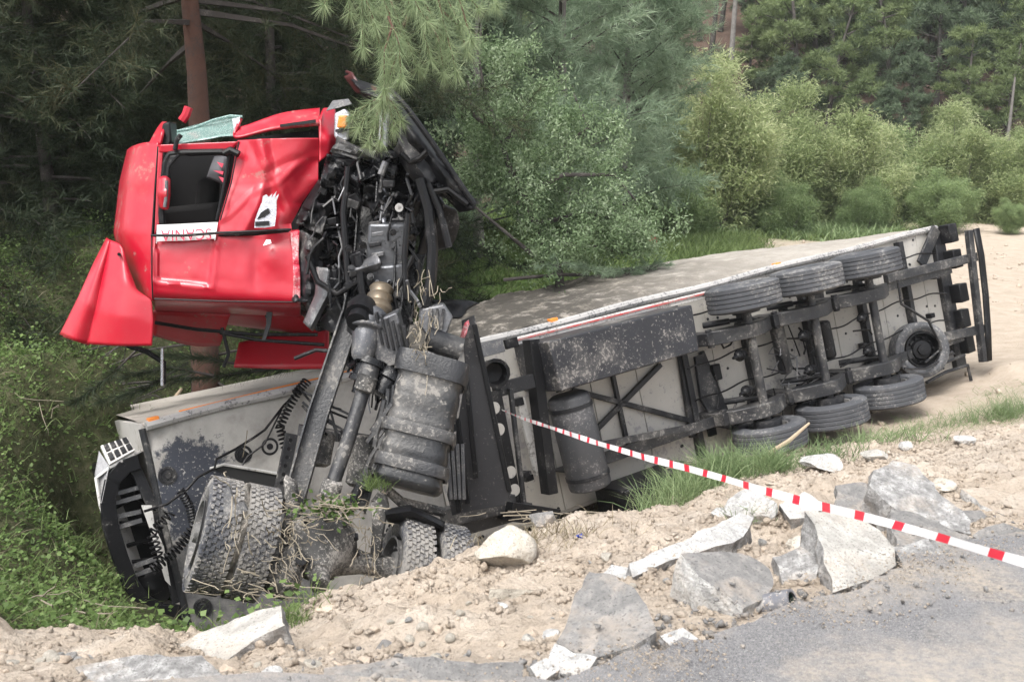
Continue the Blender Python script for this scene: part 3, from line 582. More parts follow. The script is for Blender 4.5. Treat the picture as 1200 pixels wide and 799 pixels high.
def patch(cols, nu=24, nv=24, dent=0, dsc=.02, fn=None, lin=False):
    cs = [resam(c, nu) for c in cols]
    gr = crom(cs, nv) if not lin else [cs[0] + (cs[-1] - cs[0]) * k / (nv - 1) for k in range(nv)]
    A_ = np.array(gr).reshape(-1, 3)
    if dent: A_[:, 2] += fbm(np.stack([A_[:, 0] * dsc, A_[:, 1] * dsc, 0 * A_[:, 0] + 3], 1), 3) * dent
    if fn is not None: A_[:, 2] += fn(A_[:, 0], A_[:, 1])
    A_ = A_.reshape(nv, nu, 3); return MB().grid([[P(*p) for p in r] for r in A_])
def D3(pts, d): return [P(*(p if len(p) == 3 else (p[0], p[1], d))) for p in pts]
def plate(pts, d, t=.04): return MB().prism(D3(pts, d), Vector((-.1, 1, 0)) * t)
BK = Vector((-.12, 1.0, -.02)).normalized()
# --- cab skin
kp('roof_side_panel', patch([[(150,176,10.95),(141,213,10.95),(134,273,10.95),(147,322,10.95),(164,344,10.9)], [(156,172,10.5),(147,213,10.5),(140,273,10.5),(152,322,10.5),(168,347,10.5)], [(168,168,10.28),(160,215,10.27),(154,273,10.26),(163,325,10.3),(172,350,10.3)], [(186,166,10.2),(182,215,10.18),(178,277,10.16),(178,325,10.2),(179,353,10.22)]], 40, 26, .05, .03), RED, solid=.02, ang=60)
kp('window_pillar', patch([[(186,170,10.2),(181,277,10.15)], [(191,178,10.2),(187,263,10.17)]], 20, 5), RED, solid=.03)
kp('window_top_rail', patch([[(186,170,10.17),(280,166,10.17)], [(187,179,10.19),(272,176,10.19)]], 24, 6), RED, solid=.015)
def crease(x, y):
    d0 = np.abs((x - 285) * .55 + (y - 238) * .83 + 3 * np.sin(x / 9)); d4 = np.abs((x - 345) * .2 + (y - 192) * .98 + 4 * np.sin(x / 13)); d1 = np.abs((x - 300) * .97 + (y - 210) * .12 - 10 * np.sin((y - 160) / 30)); d2 = np.abs((x - 338) * .8 + (y - 230) * .6); d3 = np.abs((x - 318) * .9 - (y - 200) * .43)
    return -.012 * np.maximum(0, 1 - d0 / 6) + .012 * np.maximum(0, 1 - d4 / 8) * (x > 310) - .03 * np.maximum(0, 1 - d1 / 10) + .045 * np.exp(-(d2 / 12) ** 2) - .028 * np.maximum(0, 1 - d3 / 9) + .03 * np.exp(-((x - 318) / 9) ** 2)
kp('door_panel', patch([[(279,165,10.2),(270,215,10.17),(256,262,10.15),(253,277,10.14)], [(310,163,10.12),(302,215,10.14),(292,260,10.12),(290,274,10.13)], [(345,162,10.12),(340,213,10.18),(326,252,10.16),(318,271,10.15)], [(373,162,10.2),(373,211,10.3),(354,237,10.35),(341,262,10.3),(342,269,10.25)]], 80, 80, .05, .03, crease), RED, solid=.02, ang=32)
def rec(x, y):
    d = np.minimum(np.minimum(254 - (y - 285) * .12 - x, 331 - y + .1 * (x - 188)), 30); e = np.maximum(0, 1 - np.abs(d) / 5.)
    return .03 * sstep(-2, 5, d) * (x > 184) - .02 * e - .03 * np.exp(-(((x - 318) / 10) ** 2 + ((y - 300) / 12) ** 2)) + .03 * np.exp(-(((x - 300) / 8) ** 2 + ((y - 320) / 25) ** 2))
kp('lower_side_panel', patch([[(179,278,10.16),(250,276,10.15),(341,270,10.22),(350,269,10.3)], [(178,300,10.12),(350,300,10.2)], [(178,325,10.13),(351,330,10.2)], [(179,345,10.18),(345,352,10.22),(352,353,10.25)], [(180,356,10.4),(346,362,10.42),(352,361,10.45)], [(182,363,10.9),(348,370,10.9),(352,369,10.9)]], 60, 44, .05, .03, rec), RED, solid=.02, ang=60)
kp('scraped_edge', patch([[(340,272,10.17),(343,300,10.15),(344,330,10.15),(343,352,10.18)], [(351,270,10.18),(350,300,10.17),(352,330,10.17),(352,356,10.2)]], 22, 5, .06, .2), REDW, solid=.02)
# roof, rear wall, far side, windscreen frame as depth
def extr(pts, dv, name, m, **k):
    a = D3(pts, 10.4); return kp(name, MB().grid([a, [p + BK * dv * .5 for p in a], [p + BK * dv for p in a]]), m, solid=.03, **k)
extr([(152,180,10.95),(142,213,10.95),(136,273,10.95),(150,322,10.95),(166,344,10.95)], 1.5, 'roof', RED, ang=60)
extr([(182,363,10.9),(270,366,10.9),(352,369,10.9)], 1.6, 'rear_wall', REDD)
extr([(192,178,10.8),(230,176,10.8),(273,172,10.8)], 1.4, 'windscreen_frame', CABI); extr([(345,170,10.5),(352,270,10.6),(352,366,10.8)], 1.8, 'cab_floor', BLKG)
kp('far_side_panel', plate([(150,178),(372,160),(350,369),(168,348)], 12.4), CABI); kp('dashboard', plate([(258,180),(276,176),(300,262),(255,262)], 10.9, .5), CABI, bevel=.04)
st = kp('seat', MB().box(P(215, 268, 11.3), Vector((.45, 0, .05)), Vector((0, .3, 0)), Vector((0, 0, .25))).box(P(246, 240, 11.4), Vector((.1, 0, 0)), Vector((0, .28, 0)), Vector((.05, 0, .3))), CABI, bevel=.06)
obj('patterned_cushion', patch([[(252,184,10.75),(246,200,10.7),(243,208,10.75)], [(262,184,10.7),(258,200,10.62),(258,214,10.7)], [(268,186,10.75),(266,205,10.7),(263,218,10.75)]], 10, 10), SEAT, st, solid=.03)
for pts in ([(254,190),(262,192),(260,197)], [(250,200),(262,201),(261,205)], [(256,207),(263,209),(261,214)]): obj('cushion_print', MB().prism(D3(pts, 10.58), (0, .01, 0)), STKR, st)
# window rubber, grab mirror, black seam cable
def tbe(name, pts, r, m, d=10, n=8, **k): return kp(name, MB().tube(D3(pts, d), r, n), m, **k)
tbe('window_seal', [(190,262),(189,250),(191,215),(194,190),(199,181),(210,179),(266,178)], .032, BLK, 10.15); tbe('window_seal', [(269,178),(263,215),(254,258)], .016, BLK, 10.14)
kp('seal_corner', patch([[(189,215,10.14),(190,192,10.14),(196,180,10.14)], [(198,210,10.14),(199,196,10.14),(212,181,10.14)]], 8, 4), BLK, solid=.02)
kp('mirror_arm', patch([[(188,210,10.05),(187,228,10.0),(190,243,10.05)], [(193,208,10.0),(193,226,9.9),(194,245,9.98)], [(197,211,10.05),(197,228,10.0),(195,243,10.05)]], 14, 8), RED, solid=.05, ang=60); tbe('mirror_glass', [(195,212),(195,228),(193,243)], .018, GRY, 9.92)
tbe('seam_cable', [(177,276,10.06),(215,276,10.06),(256,273,10.05),(300,271,10.03),(341,269,10.1)], .013, BLK)
kp('door_gap', patch([[(256,275,10.08),(300,272,10.06),(341,269,10.15)], [(256,277,10.09),(300,276,10.08),(338,272,10.16)]], 14, 3), BLK, solid=.01)
# sticker with print, emblem
stq = kp('white_sticker', patch([[(184.5,264,10.1),(183.5,286,10.1)], [(187,263.5,10.1),(186,283,10.1)], [(220,262,10.1),(218,282,10.1)], [(252,260.5,10.1),(250,280,10.1)], [(255,260.5,10.1),(251,282,10.1)]], 6, 20), STK)
def text(body, name, px, py, d, size, ang, m, parent, sx=1, flip=True):
    cu = bpy.data.curves.new(name, 'FONT'); cu.body = body; cu.size = size; cu.align_x = 'CENTER'; cu.align_y = 'CENTER'; cu.extrude = .002; cu.space_character = 1.08
    tmp = bpy.data.objects.new(name, cu); COL.objects.link(tmp); bpy.context.view_layer.update()
    me = bpy.data.meshes.new_from_object(tmp.evaluated_get(bpy.context.evaluated_depsgraph_get())); bpy.data.objects.remove(tmp)
    q = Matrix.Translation(P(px, py, d) + INV[parent.name]) @ Matrix.Rotation(R(90) - TH, 4, 'X') @ Matrix.Rotation(R(ang), 4, 'Z') @ Matrix.Diagonal((sx, 1, 1, 1))
    me.transform(q); me.materials.clear(); me.materials.append(m); return link(name, me, parent)
text('SCANIA', 'red_lettering', 218.5, 274.5, 10.065, .155, 182, STKR, stq, .86)
em = kp('silver_emblem', plate([(298,267),(299,257),(303,246),(307,237),(308,230),(312,228),(315,231),(319,227),(318,232),(324,224),(322,232),(327,227),(324,236),(324,250),(322,265),(311,267)], 10.02, .02), CHR)
obj('emblem_mark', MB().prism(D3([(301,257),(306,249),(314,244),(316,249),(309,254)], 10.0), (0, .012, 0)), BLK, em); obj('emblem_mark', MB().prism(D3([(299,260),(315,259),(315,264),(299,265)], 10.0), (0, .012, 0)), BLK, em)
kp('paint_chip', plate([(308,288),(312,281),(317,281),(318,285),(312,287)], 10.06, .012), STK)
# front strip over the door, visor, lamps
kp('front_corner_panel', patch([[(279,147,10.3),(283,139,10.5)], [(277,162,10.25),(281,150,10.35)], [(320,152,10.25),(330,134,10.45)], [(374,146,10.25),(375,128,10.5)]], 10, 30, .08, .06), RED, solid=.03, ang=60)
kp('front_slot', plate([(328,146),(370,140),(370,144),(328,149)], 10.2, .03), BLK); kp('shadow_gap', plate([(276,164),(373,152),(374,162),(277,168)], 10.55, .05), BLK)
kp('bumper_corner_panel', patch([[(375,140,10.3),(378,128,10.5),(392,127,10.6)], [(374,162,10.25),(384,160,10.3),(395,156,10.5)], [(374,190,10.25),(384,182,10.3),(394,172,10.5)]], 12, 14, .08, .05), RED, solid=.03, ang=60)
kp('sun_visor', plate([(187,172),(190,145),(199,142),(201,166),(198,171)], 10.25, .3), BLK, bevel=.02)
kp('visor_cap', patch([[(176,168,10.3),(186,150,10.4),(191,144,10.5)], [(188,170,10.2),(191,156,10.2),(196,144,10.4)]], 10, 8), RED, solid=.03)
kp('windscreen', patch([[(200,170,10.6),(202,155,11.0)], [(240,164,10.6),(232,146,11.2)], [(262,160,10.6),(262,140,11.3)], [(279,160,10.5),(283,137,11.2)]], 10, 26, .15, .06), GLS, solid=.012)
kp('glass_edge', MB().tube(D3([(202,155,10.95),(225,151,11.0),(250,141,11.1),(270,136,11.1),(284,137,11.1)], 11), .015, 6), GLS); kp('window_clip', plate([(272,140),(281,137),(281,152),(275,158)], 10.4, .04), CHR)
tbe('mirror_stalk', [(205,176),(207,165),(212,158)], .025, BLK, 10.1); tbe('door_hinge', [(262,180),(270,176),(280,181)], .035, BLK, 10.1)
tbe('red_bracket', [(213,142),(218,135),(221,126)], .05, RED, 11.2)
hl = kp('headlamp', plate([(392,133),(404,127),(411,133),(408,165),(398,168),(391,160)], 10.1, .15), CHR, bevel=.02)
obj('orange_lens', MB().box(P(402, 143, 10.05), Vector((.045, 0, 0)), Vector((0, .05, 0)), Vector((.01, 0, .06))), ORG, hl, bevel=.015); obj('lamp_shard', MB().prism(D3([(382,130),(390,118),(408,116),(412,122),(398,126)], 10.2), (0, .05, 0)), GRY, hl)
obj('lamp_divider', MB().prism(D3([(393,152),(409,149),(409,152),(393,155)], 10.04), (0, .05, 0)), BLK, hl)
# roof deflector
kp('roof_deflector', patch([[(126,279,10.4),(110,310,10.35),(92,350,10.3),(71,392,10.4)], [(128,281,10.28),(116,315,10.2),(102,355,10.15),(86,398,10.22)], [(130,283,10.3),(122,320,10.25),(114,360,10.2),(104,403,10.28)]], 30, 14), RED, solid=.025, ang=60)
kp('deflector_side', patch([[(129,281,10.3),(120,320,10.24),(112,360,10.2),(103,403,10.25)], [(142,288,10.16),(145,330,10.06),(142,370,10.04),(140,405,10.1)], [(146,305,10.18),(160,341,10.1),(178,352,10.1),(180,378,10.1),(178,405,10.12)]], 32, 20), RED, solid=.025, ang=60)
kp('deflector_back', patch([[(74,394,10.6),(104,404,10.5)], [(110,360,11.6),(150,360,11.6)]], 8, 8), REDD, solid=.02); tbe('deflector_bolt', [(139.5,298,10.12),(139.5,298,10.04)], .018, BLK); tbe('deflector_stay', [(150,405),(172,412),(192,425),(191,450)], .03, BLK, 10.7); tbe('deflector_stay', [(190,408),(190,452)], .016, CHR, 10.6)
# red pieces under the cab
kp('rear_panel', patch([[(180,364,10.9),(180,392,11.2)], [(230,366,10.9),(225,404,11.3)], [(270,368,10.9),(258,404,11.3)]], 8, 14, .05, .05), REDD, solid=.03)
kp('rear_panel', patch([[(280,402,11.5),(274,430,11.3)], [(330,392,11.6),(330,432,11.4)], [(385,386,11.4),(384,432,11.2)]], 8, 14, .06, .05), REDD, solid=.03)
kp('back_ledge', patch([[(200,362,10.9),(215,372,11.4)], [(280,366,10.9),(300,384,11.6)], [(352,367,10.9),(372,392,11.4)]], 6, 12), REDD, solid=.02)
for pts in ([(182,378),(230,386),(300,392),(372,392)], [(258,390),(300,398),(380,404)], [(260,384),(268,415),(262,430)], [(311,366),(316,378),(312,392),(307,400)]): tbe('rear_cable', pts, .02, BLK, 10.9)
kp('rear_lamp', plate([(312,364),(319,366),(317,382),(311,398),(307,398),(312,380)], 10.6, .05), STL)
# --- underside: dark cab floor and engine bay
kp('floor_pan', patch([[(372,165,10.6),(352,240,10.7),(350,300,10.7),(352,368,10.8)], [(410,172,11.1),(395,240,11.2),(390,310,11.2),(392,375,11.1)], [(450,190,11.3),(440,250,11.4),(436,320,11.3),(430,380,11.1)], [(492,205,11.2),(492,260,11.3),(480,320,11.2),(462,385,11.0)]], 40, 40, .5, .04), BLKG, solid=.03, ang=50)
kp('torn_floor_edge', patch([[(374,212,10.25),(356,240,10.3),(346,262,10.3)], [(384,215,10.2),(368,244,10.15),(352,264,10.2)], [(392,200,10.4),(380,238,10.3),(362,262,10.3)]], 16, 14, .25, .12), BLK, solid=.03)
kp('torn_lining', patch([[(352,270,10.3),(353,310,10.2),(355,350,10.3),(370,385,10.2)], [(362,275,10.1),(366,312,10.05),(362,350,10.15),(374,388,10.1)], [(378,285,10.4),(376,320,10.3),(376,350,10.3),(384,385,10.2)]], 26, 14, .35, .1), STL, solid=.025)
kp('step_bracket', patch([[(372,313,9.95),(370,345,9.95),(356,378,9.98)], [(384,314,9.85),(382,345,9.85),(362,384,9.9)], [(388,316,9.95),(385,350,9.95),(366,388,9.98)]], 18, 8, .05, .1), GRY, solid=.02)
kp('crumpled_shield', patch([[(395,350,9.9),(372,380,10)], [(410,372,9.75),(390,390,9.85)], [(426,340,9.9),(412,392,9.9)]], 14, 14, .3, .08), BLK, solid=.02)
kp('bent_bracket', patch([[(404,322,9.8),(440,296,9.8)], [(410,318,9.7),(446,306,9.7)], [(408,327,9.78),(446,315,9.78)]], 16, 8, .12, .1), GRY, solid=.015)
# black bumper / fascia at the top right
kp('bumper_fascia', patch([[(405,84,10.5),(420,96,10.3),(446,104,10.2),(470,122,10.1),(500,165,10.0),(530,205,9.9),(557,238,9.9)], [(412,92,10.2),(424,106,10.0),(448,116,9.95),(470,140,9.85),(500,180,9.8),(530,218,9.75),(554,246,9.8)], [(430,118,10.4),(436,124,10.3),(450,132,10.2),(466,155,10.1),(488,190,10.1),(515,222,10),(540,248,10)]], 60, 18, .22, .06), BLK, solid=.04, ang=50)
kp('fascia_inner', patch([[(440,112,10.4),(470,150,10.3),(500,200,10.2),(520,240,10.1)], [(440,150,10.9),(462,180,10.8),(490,220,10.6),(512,262,10.4)], [(430,170,11.2),(455,200,11.2),(485,250,11),(500,300,10.8)]], 30, 20, .3, .08), BLKG, solid=.03)
kp('bumper_lip', MB().tube(D3([(452,100,9.9),(478,128,9.85),(505,165,9.8),(530,202,9.75),(556,240,9.75)], 9.8), .028, 8), BLK)
kp('broken_flap', patch([[(405,83,10.4),(420,98,10.2),(440,103,10.2)], [(412,86,10.2),(424,106,10.0),(444,112,10.0)], [(404,90,10.3),(418,108,10.2),(440,114,10.2)]], 18, 10, .15, .1), mat('dark_red_plastic', (.06, .012, .012), .5), solid=.025)
kp('fender_shell', patch([[(470,140,9.95),(500,176,9.9),(516,205,9.85)], [(466,168,9.85),(486,196,9.8),(506,218,9.8)], [(462,175,10.1),(480,206,10),(500,226,10)]], 16, 10, .1, .08), STL, solid=.02)
kp('wheel_arch', patch([[(520,240,10.4),(535,246,10.5),(538,262,10.6)], [(500,262,10.5),(522,275,10.6),(530,285,10.7)], [(486,310,10.6),(498,300,10.7),(512,292,10.8)]], 14, 14, .1, .06), BLK, solid=.03)
# --- long members
def chan(name, pts, wd, dep, m):
    pts = D3(pts, 9.5); mb = MB()
    for a, b in zip(pts[:-1], pts[1:]):
        dr = (b - a).normalized(); x = dr.cross(Vector((0, -1, 0))).normalized()
        e = dr * .01
        zb = Vector((0, dep * .8, 0)); mb.beam(a - e + zb, b + e + zb, wd, .02, (0, -1, 0)); mb.beam(a + x * wd / 2 + Vector((0, dep / 2, 0)) - e, b + x * wd / 2 + Vector((0, dep / 2, 0)) + e, .02, dep, (0, -1, 0)); mb.beam(a - x * wd / 2 + Vector((0, dep / 2, 0)) - e, b - x * wd / 2 + Vector((0, dep / 2, 0)) + e, .02, dep, (0, -1, 0))
    return kp(name, mb, m, bevel=.005)
chan('chassis_rail', [(432,195,10.3),(424,300,10.0),(410,372,9.6)], .15, .1, BLKG); chan('chassis_rail', [(410,372,9.6),(372,485,9.25),(338,606,9.0)], .17, .12, STLM)
chan('chassis_rail', [(490,300,10.2),(468,395,9.9)], .12, .1, BLKG); chan('chassis_rail', [(472,420,9.9),(448,500,9.7),(418,600,9.4)], .14, .12, STLM)
chan('subframe_rail', [(470,262,9.9),(468,330,9.8),(462,372,9.7)], .1, .08, BLKG); chan('subframe_rail', [(452,215,10.3),(440,300,10.1)], .12, .08, BLKG)
chan('cross_brace', [(352,262,10.7),(436,252,10.6)], .12, .1, BLK); chan('cross_brace', [(360,228,10.8),(428,234,10.7)], .1, .1, BLK)
kp('radiator_mount', MB().box(P(430, 182, 10.35), Vector((.34, 0, -.02)), Vector((0, .15, 0)), Vector((0, 0, .06))), BLKG, bevel=.03); kp('radiator_mount', MB().box(P(418, 195, 10.2), Vector((.2, 0, -.02)), Vector((0, .15, 0)), Vector((0, 0, .06))), BLK, bevel=.03)
# spring, damper, engine pieces
ax = (P(449, 262, 10.1) - P(444, 208, 10.2)).normalized(); mb = MB(); hp_ = []
x = ax.orthogonal().normalized(); y = ax.cross(x)
for k in range(80): a = k * 2 * math.pi / 12; hp_.append(P(444, 208, 10.2) + ax * .006 * k + (x * math.cos(a) + y * math.sin(a)) * .075)
kp('coil_spring', mb.tube(hp_, .016, 6), GRY); kp('damper', MB().lathe(P(446, 218, 10.15), ax, [(0, .05), (.3, .05), (.3, .03), (.55, .03)], 14), CHR)
kp('white_cap', MB().lathe(P(468, 243, 9.85), (0, -1, -.1), [(0, .04), (.03, .04), (.03, 0)], 18), WHT)
eb = kp('engine_block', MB().box(P(456, 300, 10.2), Vector((.19, 0, 0)), Vector((0, .3, 0)), Vector((.03, 0, .34))).box(P(452, 322, 9.95), Vector((.2, 0, .02)), Vector((0, .1, 0)), Vector((0, 0, .1))), mat('oily_engine_metal', (.1, .105, .115), .3, .5, .3, .3, (.02, .02, .02), 7, .2, .25, 25), bevel=.03)
for k in range(7): obj('engine_rib', MB().box(P(440 + (k % 2) * 3, 262 + k * 12, 9.9), Vector((.06, 0, .01)), Vector((0, .04, 0)), Vector((0, 0, .022))), GRY if k % 2 else STL, eb, bevel=.008)
for k in range(5): obj('engine_bolt', MB().lathe(P(442 + k * 7, 330 + k % 2 * 3, 9.83), (0, -1, 0), [(0, .02), (.02, .02), (.02, 0)], 8), CHR, eb)
axb = (P(440, 372, 9.7) - P(450, 325, 9.9)).normalized()
kp('air_spring', MB().lathe(P(448, 336, 9.75), axb, [(0, .10), (.03, .12), (.06, .105), (.09, .105), (.12, .128), (.15, .11), (.18, .11), (.21, .135), (.26, .14), (.3, .115), (.34, .1)], 24), BRASS)
gb = kp('gearbox', MB().lathe(P(436, 362, 9.6), axb, [(0, .1), (.05, .16), (.2, .15), (.22, .2), (.25, .2), (.26, .14), (.5, .1), (.55, .06)], 12).box(P(456, 398, 9.55), Vector((.14, 0, .06)), Vector((0, .14, 0)), Vector((-.05, 0, .22))), mat('dark_gearbox_casting', (.085, .088, .097), .4, .4, .3, .4, (.25, .24, .23), 8, .3, .3, 30), bevel=.02)
for k in range(6): obj('gearbox_rib', MB().box(P(445 + k * 6.5, 385 + k * 3, 9.42), Vector((.012, 0, 0)), Vector((0, .05, 0)), Vector((-.03, 0, .15))), STL, gb, bevel=.006)
for k in range(4): obj('gearbox_tooth', MB().box(P(428 + k * 5.2, 383, 9.43), Vector((.012, 0, 0)), Vector((0, .05, 0)), Vector((0, 0, .04))), GRY, gb, bevel=.004)
kp('gearbox_tail', MB().lathe(P(436, 420, 9.45), P(420, 462, 9.4) - P(436, 420, 9.45), [(0, .15), (.06, .16), (.07, .12), (.18, .12), (.19, .14), (.24, .14), (.25, .08), (.35, .07)], 18).lathe(P(462, 436, 9.5), P(440, 470, 9.4) - P(462, 436, 9.5), [(0, .0), (0, .13), (.05, .15), (.1, .15), (.11, .11), (.25, .1), (.26, 0)], 18), BLKG)
kp('starter_motor', MB().lathe(P(427, 358, 9.6), P(420, 374, 9.4) - P(427, 358, 9.6), [(0, 0), (0, .12), (.04, .14), (.2, .14), (.2, .1), (.3, .1), (.3, 0)], 16), BLK)
tbe('drive_shaft', [(434,428,9.4),(430,442,9.35),(428,452,9.35)], .095, STLM, n=16); tbe('drive_shaft', [(428,450,9.35),(408,515,9.2),(386,578,9.05)], .066, STLM, n=16)
for a, b, d in ((429, 449, 9.3), (388, 572, 9.0)): kp('shaft_joint', MB().lathe(P(a, b, d), P(408, 515, d) - P(429, 449, d), [(-.08, .06), (-.06, .095), (.06, .095), (.08, .07)], 14), CAST)
# tanks
def rtank(c, ax, sd, dp, prof_w, prof_d, L, m, r=.12):
    ax, sd, dp = ax.normalized(), sd.normalized(), dp.normalized(); ring = []
    for k in range(40):
        a = 2 * math.pi * k / 40; ca, sa = math.cos(a), math.sin(a); e = .42
        ring.append((math.copysign(abs(ca) ** e, ca) * prof_w, math.copysign(abs(sa) ** e, sa) * prof_d))
    rows = []
    for t, f in [(0, .8), (.02, .93), (.06, 1)] + [(.06 + .88 * q / 18, 1 - .05 * math.sin(q * 1.9 + 1) ** 2 - .035 * math.sin(q * .7) ** 2) for q in range(1, 18)] + [(.94, 1), (.98, .93), (1, .8)]:
        rows.append([c + ax * (t - .5) * L + sd * q[0] * f + dp * q[1] * f for q in ring + ring[:1]])
    mb = MB().grid(rows); mb.add([c + ax * -.5 * L] + rows[0][:-1], [(0, k + 1, (k + 1) % 40 + 1) for k in range(40)]); mb.add([c + ax * .5 * L] + rows[-1][:-1], [(0, k + 1, (k + 1) % 40 + 1) for k in range(40)])
    return mb, ring
a0, a1 = P(507, 432, 9.6), P(478, 572, 9.35); axt = a1 - a0; sdv = P(545, 446, 9.6) - P(470, 427, 9.6); cT = (a0 + a1) / 2; dpv = axt.cross(sdv)
if dpv.y < 0: dpv = -dpv
mb, ring = rtank(cT, axt, sdv, dpv, .32, .3, axt.length * 1.02, TANK); ft = kp('fuel_tank', mb, TANK, ang=50)
ax_, sd_, dp_ = axt.normalized(), sdv.normalized(), dpv.normalized()
for q, hgt in ((-.48, .1), (.05, .055), (.33, .055)):
    rows = [[cT + ax_ * (q * axt.length + h) + sd_ * p[0] * f + dp_ * p[1] * f for p in ring + ring[:1]] for h, f in ((-hgt, 1.01), (-hgt, 1.07), (0, 1.1), (hgt, 1.07), (hgt, 1.01))]
    obj('tank_band', MB().grid(rows), STLM, ft, ang=50)
tbe('filler_neck', [(500,396,9.7),(540,410,9.75)], .115, STLM, n=20)
kp('pump_housing', plate([(492,362),(520,356),(531,372),(524,392),(500,394),(490,380)], 9.7, .15), GRY, bevel=.02)
for k in range(3): kp('housing_rib', plate([(504 + k * 7, 362), (507 + k * 7, 362), (504 + k * 7, 386), (501 + k * 7, 386)], 9.66, .03), STL)
for a, b, L in (((378, 503), (370, 547), .4), ((432, 510), (420, 572), .5)):
    t0, t1 = P(*a, 9.55), P(*b, 9.5); L = (t1 - t0).length; kp('air_tank', MB().lathe(t0, t1 - t0, [(0, 0), (.01, .09), (.04, .13), (L - .04, .13), (L - .01, .09), (L, 0)], 22), CAST)
kp('tank_bracket', plate([(350,498),(440,512),(436,524),(348,510)], 9.75, .05), STL)
# side fairing seen from inside, with ribs and a torn red edge
fr_ = [(541,376),(556,370),(566,420),(582,500),(600,575),(592,592),(556,598),(530,604),(524,580),(536,500),(546,440)]
sf = kp('side_fairing', plate(fr_, 10.7, .05), mat('black_fairing', (.03, .03, .034), .5, 0, .2, .3, (.22, .21, .2), 3, .25, .1, 30), bevel=.005)
for a, b in (((546, 440), (558, 560)), ((536, 490), (548, 590)), ((528, 520), (538, 600)), ((556, 380), (597, 575))): obj('fairing_rib', MB().beam(P(*a, 10.62), P(*b, 10.62), .05, .06, (0, -1, 0)), BLK, sf, bevel=.008)
obj('red_fairing_edge', MB().beam(P(560, 395, 10.6), P(598, 574, 10.6), .012, .02, (0, -1, 0)), REDW, sf)
kp('torn_red_edge', patch([[(538,398,10.5),(545,378,10.4),(549,375,10.4)], [(540,402,10.45),(546,392,10.35),(550,380,10.4)]], 10, 4, .1, .15), REDW, solid=.01)
for k in range(4): kp('fairing_slat', MB().beam(P(524 + k * 6, 520, 10.5), P(529 + k * 5, 585, 10.45), .035, .04, (0, -1, 0)), GRY, bevel=.005)
kp('torn_black_sheet', patch([[(505,352,10.6),(515,372,10.4)], [(540,352,10.6),(540,372,10.4)], [(562,355,10.7),(545,362,10.6)]], 8, 12, .15, .1), BLK, solid=.02)
# rear axle
AXA, AXB = P(250, 627, 8.7), P(494, 672, 9.35); axr = (AXB - AXA).normalized()
kp('rear_axle', MB().tube([AXA.lerp(AXB, t) for t in (.08, .3, .42, .58, .7, .95)], [.1, .1, .16, .16, .1, .1], 16), CAST)
def drive_tyre(c, out, W=.285):
    t = obj('tyre', tyre_mb(c, axr, .485, W, False), TYRM, TK, ang=50); x = axr.orthogonal().normalized(); y = axr.cross(x); mb = MB(); nb = 46
    for k in range(nb):
        for row in range(7):
            a = (k + (row % 2) * .5) * 2 * math.pi / nb; rd_ = x * math.cos(a) + y * math.sin(a); tg = axr.cross(rd_); o_ = (row - 3) * W * .135
            mb.box(c + rd_ * .489 + axr * o_, (axr * .85 + tg * (.3 if row % 2 else -.3)).normalized() * W * .060, tg * .0205, rd_ * .0045)
    obj('tread_block', mb, TYRM, t, bevel=0)['kind'] = 'stuff'
    obj('rim', rim_mb(c, axr * out), RIM, t); return t
d1 = drive_tyre(AXA, -1); drive_tyre(AXA + axr * .32, 1); drive_tyre(AXB - axr * .18, -1); drive_tyre(AXB + axr * .18, 1)
mdm = stonemat('caked_mud', (.17, .155, .135), (.27, .25, .22), (.36, .335, .30), .9, 14)
for t_, s_, e_ in ((.15, .46, 1), (.17, .44, 2)):
    rows = []
    for i in range(7):
        row = []
        for j in range(41):
            a = j * 2 * math.pi / 40; x_ = axr.orthogonal().normalized(); y_ = axr.cross(x_); q = (i / 6 - .5) * .2
            row.append(AXA + axr * (t_ + q) + (x_ * math.cos(a) + y_ * math.sin(a)) * (s_ + .03 * math.sin(a * 5 + e_ + i) + .025 * math.sin(a * 11 + i * 2) - abs(q) * .35))
        rows.append(row)
    if e_ == 1: kp('caked_mud', MB().grid(rows), mdm, ang=60)
d1['label'] = 'mud caked outer drive tyre on the left of the rear axle'
obj('bent_plate', MB().prism(D3([(262,575),(268,568),(275,592),(285,588),(290,598),(262,610)], 8.1), (0, .03, 0)), GRY, d1)
dc = P(374, 640, 8.95); pd = (P(375, 692, 8.45) - dc).normalized()
dh = kp('differential', MB().lathe(dc - pd * .16, pd, [(-.12, 0), (-.1, .15), (0, .27), (.1, .33), (.2, .33), (.23, .3), (.34, .24), (.45, .14), (.5, .105), (.52, .105), (.53, .085), (.68, .08), (.69, .0)], 26), CAST, ang=40)
for k in range(12):
    a = k * math.pi / 6; x = pd.orthogonal().normalized(); y = pd.cross(x); obj('bolt', MB().lathe(dc + (x * math.cos(a) + y * math.sin(a)) * .335 + pd * .0, pd, [(0, .022), (.06, .022), (.06, 0)], 6), STL, dh)
obj('drain_plug', MB().lathe(P(353, 655, 8.6), P(353, 655, 8) - P(353, 655, 9), [(0, .05), (.05, .05), (.05, 0)], 12), STL, dh)
kp('axle_bracket', plate([(435,590),(452,580),(456,596),(450,625),(445,668),(432,672),(436,620)], 9.15, .14), CAST, bevel=.02); kp('axle_bracket', plate([(332,560),(346,568),(352,600),(340,640),(328,628),(334,600)], 8.9, .14), CAST, bevel=.02)
kp('brake_drum', MB().lathe(P(334, 672, 8.75), axr, [(-.16, 0), (-.16, .16), (-.1, .2), (.05, .22), (.12, .16), (.14, 0)], 20), CAST); kp('brake_caliper', plate([(322,655),(345,640),(352,668),(340,698),(322,690)], 8.55, .18), CAST, bevel=.05)
